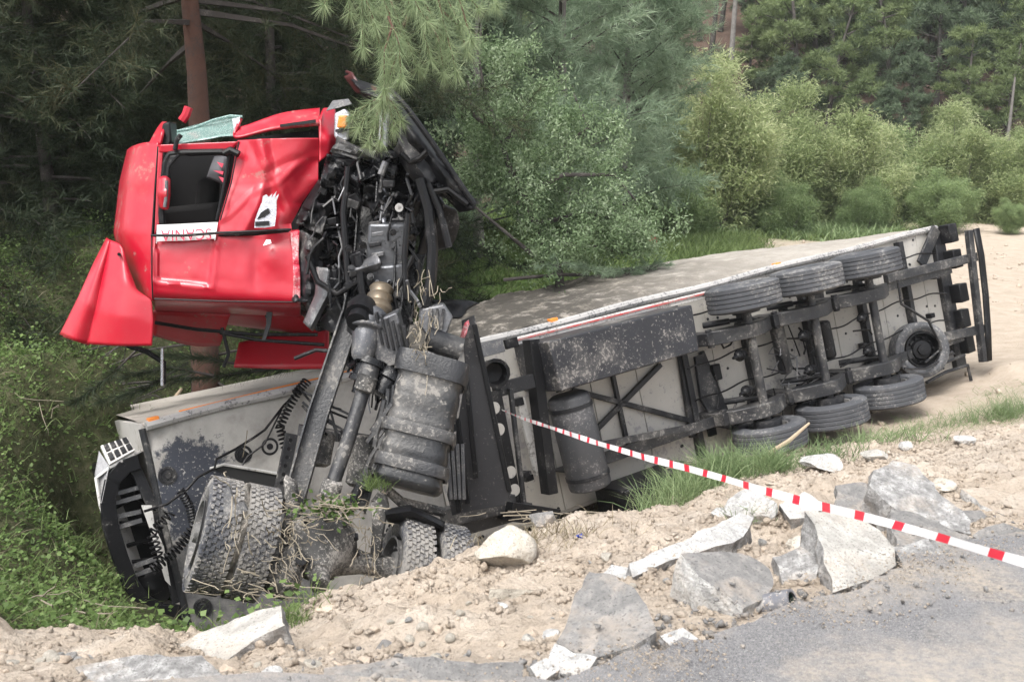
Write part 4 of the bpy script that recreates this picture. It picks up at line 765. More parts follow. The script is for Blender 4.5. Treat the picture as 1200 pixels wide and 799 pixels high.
kp('mudguard', patch([[(450,598,9.2),(480,592,9.2),(521,612,9.3)], [(452,604,9.1),(482,600,9.1),(520,618,9.2)], [(455,612,9.3),(484,612,9.3),(518,624,9.4)]], 18, 8), BLK, solid=.02)
kp('suspension_arm', MB().tube(D3([(440,590,9.2),(452,572,9.3),(470,588,9.4),(520,600,9.6)], 9.3), .05, 8), CAST)
# hoses and small hardware
for pts, r in (([(492,210),(502,245),(507,290),(505,330),(498,360)], .055), ([(502,215),(515,245),(520,265),(526,290)], .035), ([(420,300),(424,340),(430,362)], .04), ([(360,300),(372,330),(395,345),(420,330)], .03), ([(408,196),(402,250),(408,330)], .03), ([(470,180),(480,190),(492,186),(500,178)], .03), ([(478,250),(474,300),(476,350)], .028), ([(484,300),(470,330),(462,348),(466,372)], .02), ([(345,420),(370,410),(395,412)], .02), ([(432,165),(446,175),(458,168)], .04), ([(505,225),(525,222),(548,240)], .03)):
    tbe('hose', pts, r, HOSE, 9.75)
tbe('broken_strut', [(448,172,9.7),(450,140,9.7),(455,112,9.75)], .05, CHR); tbe('broken_strut', [(455,150,9.9),(470,128,9.9)], .02, BLK); tbe('tie_rod', [(446,205,9.8),(452,190,9.8)], .035, GRY)
rr = random.Random(11)
for k in range(46):
    y0 = rr.uniform(195, 400); xl = 362 + max(0, y0 - 250) * .25; xr = 486 - max(0, y0 - 280) * .22; x0 = rr.uniform(xl, xr); d0 = rr.uniform(9.95, 10.6)
    q = [(x0 + rr.uniform(-6, 6) * i, y0 + rr.uniform(2, 16) * i, d0 + rr.uniform(-.05, .05)) for i in range(4)]
    tbe('hose', q, rr.uniform(.012, .03), HOSE if k % 3 else STL, n=6)
for k in range(40):
    y0 = rr.uniform(195, 440); xl = 365 + max(0, y0 - 250) * .3; xr = 486 - max(0, y0 - 280) * .15; x0 = rr.uniform(xl, xr)
    rot = Matrix.Rotation(rr.uniform(-.5, .5), 3, 'Y'); s = rr.uniform(.02, .09)
    kp('bracket', MB().box(P(x0, y0, rr.uniform(9.85, 10.5)), rot @ Vector((s, 0, 0)), Vector((0, .05, 0)), rot @ Vector((0, 0, s * rr.uniform(.4, 1.6)))), rr.choice((BLKG, STL, BLK, BLKG)), bevel=.01)
for k in range(14):
    t = rr.random(); x0, y0 = 478 - 50 * t + rr.uniform(-12, 8), 420 + 150 * t
    tbe('muddy_cable', [(x0, y0), (x0 - 6 + rr.uniform(-6, 6), y0 + 16), (x0 - 12 + rr.uniform(-6, 6), y0 + 32), (x0 - 20, y0 + 50)], rr.uniform(.018, .035), STLM, 9.35 - .1 * t, 6)
for k in range(8):
    x0 = rr.uniform(350, 370); tbe('loose_wire', [(x0, 455 + k * 4), (x0 + rr.uniform(10, 30), 470 + k * 4), (x0 + rr.uniform(20, 60), 480 + k * 6)], .012, HOSE, 9.4, 5)

# panel seams of the cab skin
for pts in ([(185,172,10.12),(182,215,10.1),(178,277,10.08),(178,325,10.08),(179,350,10.12)], [(181,350,10.1),(265,353,10.14),(350,354,10.2)], [(280,166,10.1),(271,214,10.1),(258,258,10.08)]):
    tbe('panel_seam', pts, .0075, BLK, n=5)
def crumple(px, py, w, h, d, seed, m, ang=0):
    q = random.Random(seed); c, s = math.cos(ang), math.sin(ang); cols = []
    for i in range(4):
        col = []
        for j in range(4):
            x = (i / 3 - .5) * w; y = (j / 3 - .5) * h; col.append((px + x * c - y * s + q.uniform(-.12, .12) * w, py + x * s + y * c + q.uniform(-.12, .12) * h, d + q.uniform(-.1, .1)))
        cols.append(col)
    return kp('crumpled_plate', patch(cols, 12, 12, .12, .15), m, solid=.012, ang=28)
rr = random.Random(77)
for k in range(44):
    y0 = rr.uniform(185, 420); xl = 362 + max(0, y0 - 250) * .22; xr = 492 - max(0, y0 - 280) * .18
    crumple(rr.uniform(xl, xr), y0, rr.uniform(10, 34), rr.uniform(10, 30), rr.uniform(9.95, 10.6), k, rr.choice((BLKG, BLK, BLKG, STL)), rr.uniform(-1, 1))
for k, (a, b, w, h, d) in enumerate(((425,182,60,20,10.0),(395,205,34,36,10.1),(452,190,30,22,9.95),(498,190,44,26,9.95),(520,222,36,20,9.85),(478,160,30,30,10.0),(360,330,18,60,10.2),(390,372,40,26,10),(410,345,30,24,9.9),(372,255,24,30,10.2))): crumple(a, b, w, h, d, 200 + k, BLKG if k % 3 else STL, .4)
for k in range(90):
    y0 = rr.uniform(185, 450); xl = 368 + max(0, y0 - 250) * .3; xr = 488 - max(0, y0 - 280) * .15; x0 = rr.uniform(xl, xr); d0 = rr.uniform(9.7, 10.4); dx = rr.uniform(-4, 4)
    q = [(x0 + dx * i + rr.uniform(-5, 5), y0 + rr.uniform(4, 13) * i, d0 + rr.uniform(-.06, .06)) for i in range(5)]
    tbe('hose', q, rr.uniform(.008, .02), rr.choice((HOSE, HOSE, STL, BLKG, GRY)), n=6)
for k in range(16):
    x0, y0 = rr.uniform(405, 470), rr.uniform(225, 440); kp('clamp', MB().lathe(P(x0, y0, rr.uniform(9.6, 9.9)), (rr.uniform(-.5, .5), -1, rr.uniform(-.5, .5)), [(0, 0), (0, .03), (.03, .035), (.03, .02), (.05, .02), (.05, 0)], 10), rr.choice((BLKG, STL, STL)))
# ================================================================ rocks and slabs on the bank
def hit(px, py):
    ds = np.concatenate([np.arange(2.2, 20, .03), np.arange(20, 70, .3)]); pts = np.array([P(px, py, float(d)) for d in ds]); g = gz(pts[:, 0], pts[:, 1])
    k = np.nonzero(pts[:, 2] < g)[0]; k = k[0] if len(k) else len(ds) - 1
    return Vector(pts[k])
ROCKPOS = []
def rock_mesh(seed, sx, sy, sz, m, sub=5, cuts=11, rough=.15):
    r = np.random.default_rng(seed); bm = bmesh.new(); bmesh.ops.create_icosphere(bm, subdivisions=sub, radius=1)
    V = np.array([v.co[:] for v in bm.verts])
    for k in range(cuts):
        nn = r.normal(size=3); nn /= np.linalg.norm(nn); h = r.uniform(.5, .85); d = V @ nn; V -= np.maximum(0, d - h)[:, None] * nn[None]
    V *= (1 + rough * 2 * fbm(V * 1.7 + seed * 3.1, 4) + rough * .55 * fbm(V * 6 + seed, 5))[:, None]; V *= np.array([sx, sy, sz])[None] / np.abs(V).max(0)[None]
    for v, c in zip(bm.verts, V): v.co = c
    me = bpy.data.meshes.new('rock'); bm.to_mesh(me); bm.free(); smooth(me, 42); me.materials.append(m); return me
def rock(px, py, w, h, seed, m, label, rot=0, dp=.9, sink=.3, name='rock', cat='rock', cuts=10):
    p = hit(px, py + h * .35); d = (p - Vector((0, 0, HC))).dot(Vector((0, CT, -ST))); s = d / 1200
    o = link(name, rock_mesh(seed, w * s * .5, w * s * .5 * dp, h * s * .55, m, 5, cuts)); o.location = p + Vector((0, w * s * .2, h * s * .5 * (1 - sink))); o.rotation_euler = (0, 0, 0)
    o.rotation_euler = (0, R(rot), 0); ROCKPOS.append((p.x, p.y + w * s * .2, w * s * .5))
    return tag(o, label, cat)
def slab(poly, nrm, thick, lift, mats, label, seed, ctr=None, rough=.02, name='asphalt_slab', cat='slab', cell=.045):
    nrm = Vector((nrm[0], nrm[1] * .42, nrm[2])).normalized(); thick += .07; lift += .055; cx = sum(p[0] for p in poly) / len(poly); cy = sum(p[1] for p in poly) / len(poly)
    c0 = hit(*(ctr or (cx, cy))) + Vector((0, 0, lift)); cam_ = Vector((0, 0, HC)); pts = []
    for a, b in poly:
        dr = P(a, b, 1) - cam_; t = (c0 - cam_).dot(nrm) / dr.dot(nrm); pts.append(cam_ + dr * t)
    # jagged outline
    out = []; rg = random.Random(seed)
    for a, b in zip(pts, pts[1:] + pts[:1]):
        k = max(1, int((b - a).length / .09))
        for i in range(k):
            q = a.lerp(b, i / k); e = 0 if i == 0 else .016; out.append(q + Vector((rg.uniform(-e, e), rg.uniform(-e, e), rg.uniform(-e, e) * .3)))
    org = sum(out, Vector()) / len(out); bm = bmesh.new(); n = len(out)
    lo = [bm.verts.new(p - org - nrm * thick * rg.uniform(.8, 1.15) + (p - org) * rg.uniform(-.1, .04)) for p in out]; hi = [bm.verts.new(p - org) for p in out]
    bm.faces.new(hi); bm.faces.new(lo[::-1])
    for i in range(n): bm.faces.new((hi[i], lo[i], lo[(i + 1) % n], hi[(i + 1) % n]))
    bmesh.ops.recalc_face_normals(bm, faces=bm.faces)
    bmesh.ops.triangulate(bm, faces=bm.faces)
    for it in range(6):
        ee = [e for e in bm.edges if e.calc_length() > cell * 1.3]
        if not ee: break
        bmesh.ops.subdivide_edges(bm, edges=ee, cuts=1); bmesh.ops.triangulate(bm, faces=bm.faces)
    bm.normal_update(); V = np.array([v.co[:] for v in bm.verts]); N = np.array([v.normal[:] for v in bm.verts])
    tp = np.clip((N @ np.array(nrm) - .3) / .6, 0, 1); nz = fbm(V * 9 + seed, 4); nz2 = fbm(V * 30 + seed, 3)
    V += N * ((nz * 3.4 + nz2 * 1.6) * rough * (1.15 - tp * .85))[:, None]
    for v, c in zip(bm.verts, V): v.co = c
    bm.normal_update()
    for f in bm.faces:
        f.material_index = 0 if f.normal.dot(nrm) > .62 else 1; f.smooth = True
    me = bpy.data.meshes.new(name); bm.to_mesh(me); bm.free(); [me.materials.append(m) for m in mats]
    try: me.set_sharp_from_angle(angle=R(50))
    except Exception: pass
    o = link(name, me); o.location = org; ROCKPOS.append((org.x, org.y, (max(p[0] for p in poly) - min(p[0] for p in poly)) / 1200 * org.y * .5)); return tag(o, label, cat)
slab([(690,668),(722,672),(742,690),(762,716),(772,738),(742,757),(700,770),(672,764),(652,752),(668,716)], (-.18, -.42, .9), .10, .16, [ASPS, ROCKG], 'big grey asphalt slab tilted against the road edge, pointed end up', 1, (712, 735), name='asphalt_slab')
slab([(650,752),(672,764),(698,771),(690,784),(660,796),(643,786)], (-.1, -.75, .65), .1, .08, [ROCKW, ROCKG], 'whitish broken chunk under the front of the big grey asphalt slab', 2, name='concrete_chunk', cat='chunk')
slab([(738,660),(790,638),(842,616),(868,600),(886,604),(872,628),(838,640),(800,652),(768,664),(742,676)], (.08, -.4, .92), .10, .12, [ROCKW, ROCKG], 'long white edged slab half buried behind the dark tilted slab', 3, name='concrete_slab')
slab([(798,649),(836,646),(878,648),(902,664),(908,684),(898,700),(872,712),(846,694),(820,676)], (.15, -.45, .88), .13, .13, [ASPS, ROCKW], 'grey topped slab with white broken right face beside the black pipe', 4, (855, 690), name='asphalt_slab')
slab([(944,600),(970,598),(1010,606),(1048,642),(1050,662),(1028,676),(1000,686),(976,694),(966,660),(958,628)], (.1, -.5, .86), .12, .10, [ROCK, ROCKG], 'large pale concrete slab leaning under the barrier tape', 5, (1000, 660), name='concrete_slab')
slab([(1024,552),(1046,540),(1072,546),(1104,580),(1132,606),(1138,626),(1104,618),(1068,610),(1038,588),(1020,570)], (.1, -.62, .78), .13, .17, [ROCKG, ROCKG], 'rugged dark grey asphalt block standing on edge near the barrier tape', 6, (1080, 610), rough=.035, name='asphalt_slab')
slab([(1040,574),(1070,600),(1110,618),(1140,630),(1100,652),(1066,650),(1050,640),(1046,610)], (.1, -.28, .95), .1, .06, [ASPS, ROCKG], 'grey asphalt piece lying flat below the standing block', 7, name='asphalt_slab')
slab([(980,570),(1010,564),(1046,580),(1050,604),(1020,606),(985,596)], (-.1, -.3, .95), .1, .10, [ASPS, ROCKG], 'small grey asphalt piece behind the large pale slab', 8, name='asphalt_slab')
slab([(1128,574),(1160,566),(1216,556),(1222,590),(1200,604),(1178,604),(1150,592)], (-.1, -.25, .95), .14, .12, [GND, ROCKW], 'sandy slab with white broken face at the right edge', 9, name='concrete_slab')
slab([(206,756),(232,742),(300,716),(328,712),(334,732),(300,748),(262,776),(226,780)], (-.25, -.35, .9), .11, .15, [ROCK, ROCKG], 'pale kerb slab lying on the bank below the tyres', 10, (270, 752), name='kerb_slab')
slab([(86,780),(160,764),(236,768),(262,790),(255,812),(90,815)], (-.05, -.35, .95), .1, .06, [ROCKG, ROCKG], 'grey broken slab at the bottom left in front of kerb slab', 11, name='asphalt_slab')
slab([(378,780),(470,770),(540,776),(616,774),(612,812),(380,812)], (0, -.25, .97), .06, .035, [ASPS, ROCKW], 'grey asphalt remnant at the bottom edge with white broken end', 12, name='asphalt_slab')
slab([(574,690),(600,676),(640,672),(688,682),(684,700),(672,702),(640,692),(610,690)], (0, -.3, .95), .08, .04, [GND, BOUL], 'soil covered slab between the beige boulder and grey slab', 13, name='concrete_slab')
for k, (pl, mm, lb) in enumerate([([(905,652),(938,640),(962,656),(958,688),(922,700)], ROCKG, 'grey broken chunk left of the large pale slab above the pipe'), ([(1048,642),(1092,630),(1106,650),(1062,668)], ROCKG, 'dark broken chunk at the road edge below the standing block'), ([(772,744),(800,735),(818,748),(792,762)], ROCKW, 'white chunk wedged between the grey slab and the road edge'), ([(915,592),(942,576),(968,590),(952,606),(926,608)], ROCKW, 'white chunk between the lumpy rock and the large pale slab'), ([(1112,598),(1150,596),(1170,618),(1134,630)], ASPS, 'flat asphalt piece left of the sandy slab at right edge'), ([(690,690),(716,660),(742,664),(736,690)], ROCKW, 'whitish chunk behind the tip of the big grey slab'), ([(1140,628),(1176,612),(1206,622),(1204,640),(1160,640)], ASPS, 'asphalt piece at the right edge right above the road'), ([(620,780),(640,770),(652,786),(634,800)], ROCKW, 'white chunk at the bottom left of the big grey slab')]):
    slab(pl, (random.uniform(-.2, .2), -.45, .87), .08, .05, [mm, ROCKG], lb, 50 + k, name='broken_chunk', cat='chunk')
rock(592, 650, 74, 54, 21, BOUL, 'beige rounded boulder on top of the bank beside the wreck', 4, cuts=8, name='boulder', cat='boulder')
rock(882, 600, 62, 42, 22, ROCKW, 'whitish lumpy rock above the long white slab', -8); rock(966, 545, 52, 22, 23, ROCKW, 'flat white stone near the grass below the rear tyres', 0)
rock(1132, 516, 26, 14, 24, ROCKW, 'small white rock on the sand at the upper right'); rock(1064, 524, 20, 12, 25, ROCKW, 'tiny white rock beside grass left of upper right rock')
rock(1112, 570, 34, 16, 26, BOUL, 'flat sandy stone behind the standing asphalt block'); rock(1028, 536, 30, 16, 27, ROCK, 'low pale stone just behind the block by the tape')
rock(644, 746, 26, 14, 28, ROCKW, 'white angular stone left of the big grey slab', -20); rock(588, 712, 15, 16, 29, ROCKW, 'small white stone alone on the sandy slope'); rock(620, 752, 18, 16, 30, ROCK, 'grey stone next to the white angular stone')
rock(800, 752, 40, 18, 31, ROCKW, 'white stone wedged at road edge right of grey slab'); rock(318, 796, 34, 20, 32, ROCKW, 'white stone cut by the bottom frame left of center'); rock(450, 760, 22, 16, 33, ASPS, 'dark grey stone lying on the sandy slope')
rock(1008, 590, 22, 12, 34, ROCKW, 'small white rock between two slabs under tape'); rock(842, 602, 22, 14, 35, ROCKW, 'white rock left of the lumpy whitish rock'); rock(935, 640, 28, 20, 36, BOUL, 'sandy stone left of the large pale slab')
rock(1040, 690, 26, 12, 37, CLOD, 'brown clod at the road edge under the pale slab'); rock(640, 610, 40, 18, 38, BLK if False else ASPS, 'dark lump beside wreck behind the beige boulder'); rock(380, 640 + 75, 30, 12, 39, CLOD, 'earth clod at the crest in front of the differential')
rng = np.random.default_rng(8); protos = [rock_mesh(60 + k, .5, .45, .36, (ROCKW, CLOD, BOUL, CLOD)[k % 4], 2, 7) for k in range(8)]
cnt = 0
while cnt < 150:
    px = rng.uniform(0, 1200); top = np.interp(px, (0, 200, 300, 440, 530, 620, 780, 940, 1030, 1200), (745, 760, 745, 700, 672, 640, 598, 548, 530, 502)); py = top + (810 - top) * rng.random() ** 1.3
    q = onz(px, py, -.3); z = gz1(q.x, q.y)
    if z > -.14 or q.y > 9: continue
    s = rng.choice((.03, .045, .06, .09), p=(.45, .3, .18, .07)) * rng.uniform(.8, 1.3)
    o = link('stone', protos[cnt % 8]); o.location = (q.x, q.y, z + s * .12); o.scale = (s, s * rng.uniform(.7, 1.2), s); o.rotation_euler = (rng.uniform(-.4, .4), rng.uniform(-.4, .4), rng.uniform(0, 6.3)); cnt += 1
    tag(o, 'small loose stone among the rubble of the sandy bank', 'stone', 'small loose stones on the bank')
# crumbs of soil and gravel: uncountable
def crumbs(name, n, sampler, smin, smax, m, seed):
    r = np.random.default_rng(seed); bm = bmesh.new(); bmesh.ops.create_icosphere(bm, subdivisions=1, radius=1); B = np.array([v.co[:] for v in bm.verts]); Fb = np.array([[v.index for v in f.verts] for f in bm.faces]); bm.free()
    x, y = sampler(r, n); z = gz(x, y); k = len(x); sz = smin + (smax - smin) * r.random(k) ** 4
    Vv = B[None] * (1 + .42 * r.normal(size=(k, len(B), 1)).clip(-1.5, 1.5)) * sz[:, None, None] * r.uniform(.6, 1.3, (k, 1, 3)) * np.array([1, 1, .8]); Vv += np.stack([x, y, z + sz * .25], 1)[:, None]
    F = (Fb[None] + (np.arange(k) * len(B))[:, None, None]).reshape(-1, 3); return kind(link(name, mesh_np(name, Vv.reshape(-1, 3), F, m, sm=False)), 'stuff')
def bank_s(r, n):
    x = r.uniform(-5, 6.5, n * 3); y = r.uniform(2.6, 9, n * 3); z = base_z(x, y); l, f, g, h = masks(x, y); dens = vnoise(np.stack([x * 1.6, y * 1.6, 0 * x], 1))
    ok = (z < -.11) & (l < .4) & (r.random(n * 3) < dens ** 1.5 * 1.4); return x[ok][:n], y[ok][:n]
crumbs('soil_crumbs', 34000, bank_s, .004, .022, GND, 4)
def heap_s(r, n):
    q = np.array(ROCKPOS); i = r.integers(len(q), size=n * 2); a = r.uniform(0, 6.283, n * 2); d = q[i, 2] * (.75 + .5 * np.abs(r.normal(size=n * 2))); x = q[i, 0] + np.cos(a) * d; y = q[i, 1] + np.sin(a) * d * .7; ok = base_z(x, y) < -.1; return x[ok][:n], y[ok][:n]
crumbs('soil_heaps', 9000, heap_s, .005, .024, GND, 14)
def rim_s(r, n):
    e = np.array([tuple(p) for p in ed]); i = r.integers(len(e) - 1, size=n); t = r.random((n, 1)); p = e[i] * (1 - t) + e[i + 1] * t; return p[:, 0] + r.normal(size=n) * .1, p[:, 1] + np.abs(r.normal(size=n)) * .16 - .03
def field_s(r, n):
    x = r.uniform(2, 24, n * 3); y = r.uniform(12, 40, n * 3); ok = (masks(x, y)[1] > .5) & (r.random(n * 3) < vnoise(np.stack([x * .9, y * .9, 0 * x], 1)) ** 2); return x[ok][:n], y[ok][:n]
crumbs('field_stones', 2600, field_s, .01, .09, CLOD, 19)
def spill_s(r, n):
    e = np.array([tuple(p) for p in ed]); i = r.integers(len(e) - 1, size=n); t = r.random((n, 1)); p = e[i] * (1 - t) + e[i + 1] * t; x, y = p[:, 0] + r.normal(size=n) * .12, p[:, 1] - np.abs(r.normal(size=n)) * .16; ok = r.random(n) < vnoise(np.stack([x * 3, y * 3, 0 * x], 1)) ** 2 * 1.6; return x[ok], y[ok]
sp_ = crumbs('spilled_soil', 7000, spill_s, .0012, .0055, GND, 17); sp_.location.z = .1
crumbs('asphalt_rubble', 1100, rim_s, .004, .02, ASPS, 15).location.z = .015
def road_s(r, n):
    x = r.uniform(-1, 6, n * 4); y = r.uniform(2.6, 7, n * 4); z = base_z(x, y); ok = (z > -.125) & (z < .02) & (r.random(n * 4) < vnoise(np.stack([x * 2, y * 2, 0 * x], 1)) ** 2); return x[ok][:n], y[ok][:n]
def gravel():
    r = np.random.default_rng(6); o = crumbs('road_gravel', 3200, road_s, .003, .013, ASPS, 6); o.location.z = .105; o['label'] = 'loose dark gravel scattered on the asphalt'
gravel()
# ================================================================ barrier tape, pipe end, sticks
TPX = [(588,480),(612,490),(640,499),(670,509),(700,519),(760,537),(800,547),(850,561),(900,576),(950,590),(1000,602),(1050,615),(1100,629),(1150,644),(1240,670)]
def tape_d(px): a, b = 1 / 12.0, 1 / 3.15; return 1 / (a + (b - a) * (px - 588) / (1200 - 588))
ctl = [(a, b, tape_d(a)) for a, b in TPX]; cs = resam(ctl, 900); W3 = [P(*p) for p in cs]; acc = 0; mb = MB(); cum = [0]
for a, b in zip(W3[:-1], W3[1:]): cum.append(cum[-1] + (b - a).length)
per = (P(1108, 631, tape_d(1108)) - P(1055, 616, tape_d(1055))).length; red0 = [i for i in range(900) if cs[i][0] > 1104][0]; ph = cum[red0] % per
for i in range(899):
    a, b = W3[i], W3[i + 1]; tw = .35 + .5 * math.sin(cum[i] * .9); up = (Vector((.12 * math.sin(cum[i] * 7), -math.sin(tw) * .5 - .25 * math.sin(cum[i] * 3.1), 1))).normalized(); tw2 = .35 + .5 * math.sin(cum[i + 1] * .9); up2 = (Vector((.12 * math.sin(cum[i + 1] * 7), -math.sin(tw2) * .5 - .25 * math.sin(cum[i + 1] * 3.1), 1))).normalized()
    h = .0215 * min(1, .35 + cum[i] / 3); h2 = .0215 * min(1, .35 + cum[i + 1] / 3); q = ((cum[i] - ph + per * .12) % per) / per
    mb.add([a - up * h, b - up2 * h2, b + up2 * h2, a + up * h], [(0, 1, 2, 3)], 1 if q < .25 else 0)
tag(obj('barrier_tape', mb, [TAPW, TAPR], ang=60), 'red and white striped barrier tape stretched across the bank', 'tape')
pp = hit(905, 716); pd_ = (Vector((.75, -.5, .42))).normalized(); c0 = P(929, 703, (pp - Vector((0, 0, HC))).dot(Vector((0, CT, -ST))) - .05)
pt = thing('drain_pipe', c0 - pd_ * .3, 'short black drain pipe end sticking out at the road edge', 'pipe')
obj('pipe_wall', MB().lathe(c0, -pd_, [(0, .034), (0, .046), (.1, .046), (.17, .046), (.17, .034), (.02, .034)], 24), mat('blue_black_pipe', (.1, .105, .125), .5, 0, .2, .4, (.4, .38, .36), 8), pt)
obj('inner_lining', MB().lathe(c0, -pd_, [(.01, .0339), (.12, .0335), (.12, 0)], 24), mat('dark_green_pipe_inside', (.012, .03, .024), .3), pt)
st_ = MB().tube([P(892, 541, 10.6), P(905, 528, 10.7), P(925, 516, 11), P(948, 496, 11.4)], [.012, .022, .024, .014], 7); tag(obj('dead_branch', st_, WOOD), 'bare pale stick leaning in the grass before the trailer tyres', 'stick')
bp_ = hit(674, 632); tag(obj('plastic_scrap', MB().grid([[bp_ + Vector((.01 * math.sin(j * 2.1 + i), .014 * i, .01 + .015 * math.sin(i * 1.7 + j))) + Vector((.014 * j, 0, 0)) for j in range(4)] for i in range(4)]), mat('blue_plastic', (.03, .06, .35), .4), solid=.003), 'small crumpled blue plastic scrap on the sandy bank', 'scrap')
tag(obj('red_fragment', MB().prism([TP(765, 306, 2.3) + TU * .42, TP(775, 303, 2.3) + TU * .42, TP(776, 309, 2.3) + TU * .42, TP(766, 311, 2.3) + TU * .42], TU * -.05), RED), 'small red painted fragment lying on top of the trailer', 'fragment')
# ================================================================ vegetation
def nrmz(a): return a / np.maximum(1e-9, np.linalg.norm(a, axis=-1, keepdims=True))
def blades(C, D, L, Wd, r, bend=None):
    D = nrmz(D); S = nrmz(np.cross(D, r.normal(size=C.shape))) * (np.asarray(Wd) * .5)[:, None]; n = len(C); T = C + D * np.asarray(L)[:, None]
    if bend is not None: T = T + bend
    return np.stack([C - S, C + S, T], 1).reshape(-1, 3), np.arange(3 * n).reshape(-1, 3)
def cards(C, A, L, Wd, r):
    A = nrmz(A); B = nrmz(np.cross(A, r.normal(size=C.shape))) * (Wd * .5)[:, None]; H = A * (L * .5)[:, None]
    return np.stack([C - H, C + B - H * .1, C + H, C - B - H * .1], 1).reshape(-1, 3), np.arange(4 * len(C)).reshape(-1, 4)
def mbmesh(mb, m, name):
    me = bpy.data.meshes.new(name); me.from_pydata(mb.v, [], mb.f); me.materials.append(m)
    if any(mb.m): me.materials.append(BARKD); me.polygons.foreach_set('material_index', mb.m)
    smooth(me, 60); return me
def pine(seed, H, z0, Rr, nb, tw, nd, nl, nw, leafm, barkm, droop=.25, tr=.16, up=.1, twl=.55, lean=(0, 0), pw=.75):
    r = np.random.default_rng(seed); mb = MB(); k = 9
    ax = lambda z: Vector((lean[0] * z / H + .06 * math.sin(z * .9 + seed), lean[1] * z / H + .06 * math.cos(z * .7 + seed), z))
    mb.tube([ax(H * i / k) for i in range(k + 1)], [tr * (1 - .85 * i / k) for i in range(k + 1)], 9)
    C, D, T = [], [], []
    for b in range(nb):
        z = z0 + (H - z0) * ((b + r.random()) / nb); f = (z - z0) / (H - z0); az = r.uniform(0, 6.283) ; L = Rr * (max(.04, 1 - f) ** pw) * r.uniform(.6, 1.1) + .25
        d = Vector((math.cos(az), math.sin(az), up + .5 * f)); o = ax(z); pts = [o + d * L * t + Vector((r.normal() * .04 * L, r.normal() * .04 * L, -droop * L * t * t)) for t in (0, .33, .66, 1)]; pts[0] = o
        mb.tube(pts, [max(.012, .10 * tr + .008 * L), .016 + .003 * L, .011, .004], 4, 1, caps=False)
        tint = r.random(); n = max(3, int(tw * (L / Rr) ** .7))
        for q in range(n):
            t = .25 + .75 * (q + r.random()) / n; i = min(2, int(t * 3)); p = pts[i].lerp(pts[i + 1], t * 3 - i); bd = (pts[i + 1] - pts[i]).normalized()
            td = nrmz(np.array(bd) * .7 + r.normal(size=3) * np.array([.75, .75, .45]) + np.array([0, 0, .1])); l = twl * r.uniform(.5, 1.2) * (.6 + .4 * min(1, L))
            tt = r.random(nd) ** .7; C.append(np.array(p)[None] + td[None] * (l * tt)[:, None]); D.append(td[None] * .75 + r.normal(size=(nd, 3)) * .62); T.append(np.full(nd, .6 * tint + .4 * r.random()))
    C, D, T = np.concatenate(C), np.concatenate(D), np.concatenate(T); n = len(C)
    V, F = blades(C, D, nl * r.uniform(.7, 1.2, n), nw * r.uniform(.8, 1.2, n), r)
    return mbmesh(mb, barkm, 'trunk'), mesh_np('crown', V, F, leafm, np.repeat(T, 3))
def plant(name, ms, x, y, sc, rot, label, cat, group=None, z=None, tilt=(0, 0)):
    t = thing(name, (x, y, gz1(x, y) - .05 if z is None else z), label, cat, group); t.scale = (sc, sc, sc) if not isinstance(sc, tuple) else sc; t.rotation_euler = (tilt[0], tilt[1], rot)
    if ms[0]: link('trunk', ms[0], t)
    link('crown', ms[1], t); return t
def ground_at(px, d): p = P(px, 300, d); return p.x, p.y
# the big pine just behind the cab
x, y = ground_at(238, 14.2)
MP = pine(2, 13, 7.6, 4.2, 56, 30, 80, .22, .010, PINED, BARK, .38, .25, .0, .8)
mp = plant('pine_tree', MP, x, y, 1, .4, 'large pine with thick red-brown trunk rising directly behind the red cab', 'pine')
g0 = gz1(x, y)
rr = random.Random(5)
for k in range(16):                            # dead lower limbs
    z = rr.uniform(1.2, 4.2); az = rr.choice((rr.uniform(2.2, 4.2), rr.uniform(-1, .9))) - .4; L = rr.uniform(1.2, 3.6); d = Vector((math.cos(az), math.sin(az) * .6, rr.uniform(-.35, .15)))
    pts = [d * L * t + Vector((rr.uniform(-.08, .08), 0, z - .1 * L * t * t + rr.uniform(-.06, .06))) for t in (0, .3, .55, .8, 1)]
    mb = MB().tube(pts, [.022, .018, .013, .009, .004], 6)
    for q in range(5):
        t = rr.uniform(.35, .95); i = min(3, int(t * 4)); p = pts[i].lerp(pts[i + 1], .5); e = Vector((rr.uniform(-.6, .6), rr.uniform(-.4, .4), rr.uniform(-.5, .3))); mb.tube([p, p + e * .5, p + e + Vector((0, 0, -.1))], [.014, .009, .004], 4)
    link('dead_limb', mbmesh(mb, BARKD, 'dead_limb'), mp)
mb = MB().tube([Vector((-.62, -.3, 2.55)), Vector((-.55, -.33, 2.8)), Vector((-.4, -.2, 2.95))], [.01, .035, .02], 6); link('splintered_limb', mbmesh(mb, WOOD, 'splintered_limb'), mp)
# dark pines crowding behind
DP = [pine(20 + k, 8.5, .1, 2.7, 70, 24, 84, .21, .012, PINED, BARKD, .42, .12, .05, .8) for k in range(3)]
spots = [(60,17,1.,'dark pine at far left nearest to the grass slope'),(-60,16,1.1,'dark pine cut by the left frame edge'),(150,19,1.05,'dark pine just left of the thick red-brown trunk'),(330,18.5,1.1,'dark pine right of the red-brown trunk above the cab'),(400,20,1.15,'dark pine above the broken black bumper'),(10,22,1.25,'dark pine deep in shade behind the leftmost pines'),(110,23.5,1.3,'dark pine in the second row left of the trunk'),(240,23,1.3,'dark pine straight behind the red-brown trunk'),(310,25,1.35,'dark pine in the back row right of trunk'),(-30,27,1.5,'dark pine in the back row at far left'),(460,25,1.3,'dark pine at back behind the hanging needle branch'),(180,29,1.5,'tallest dark pine in the back row left of trunk'),(375,30,1.5,'tall dark pine in back row above cab')]
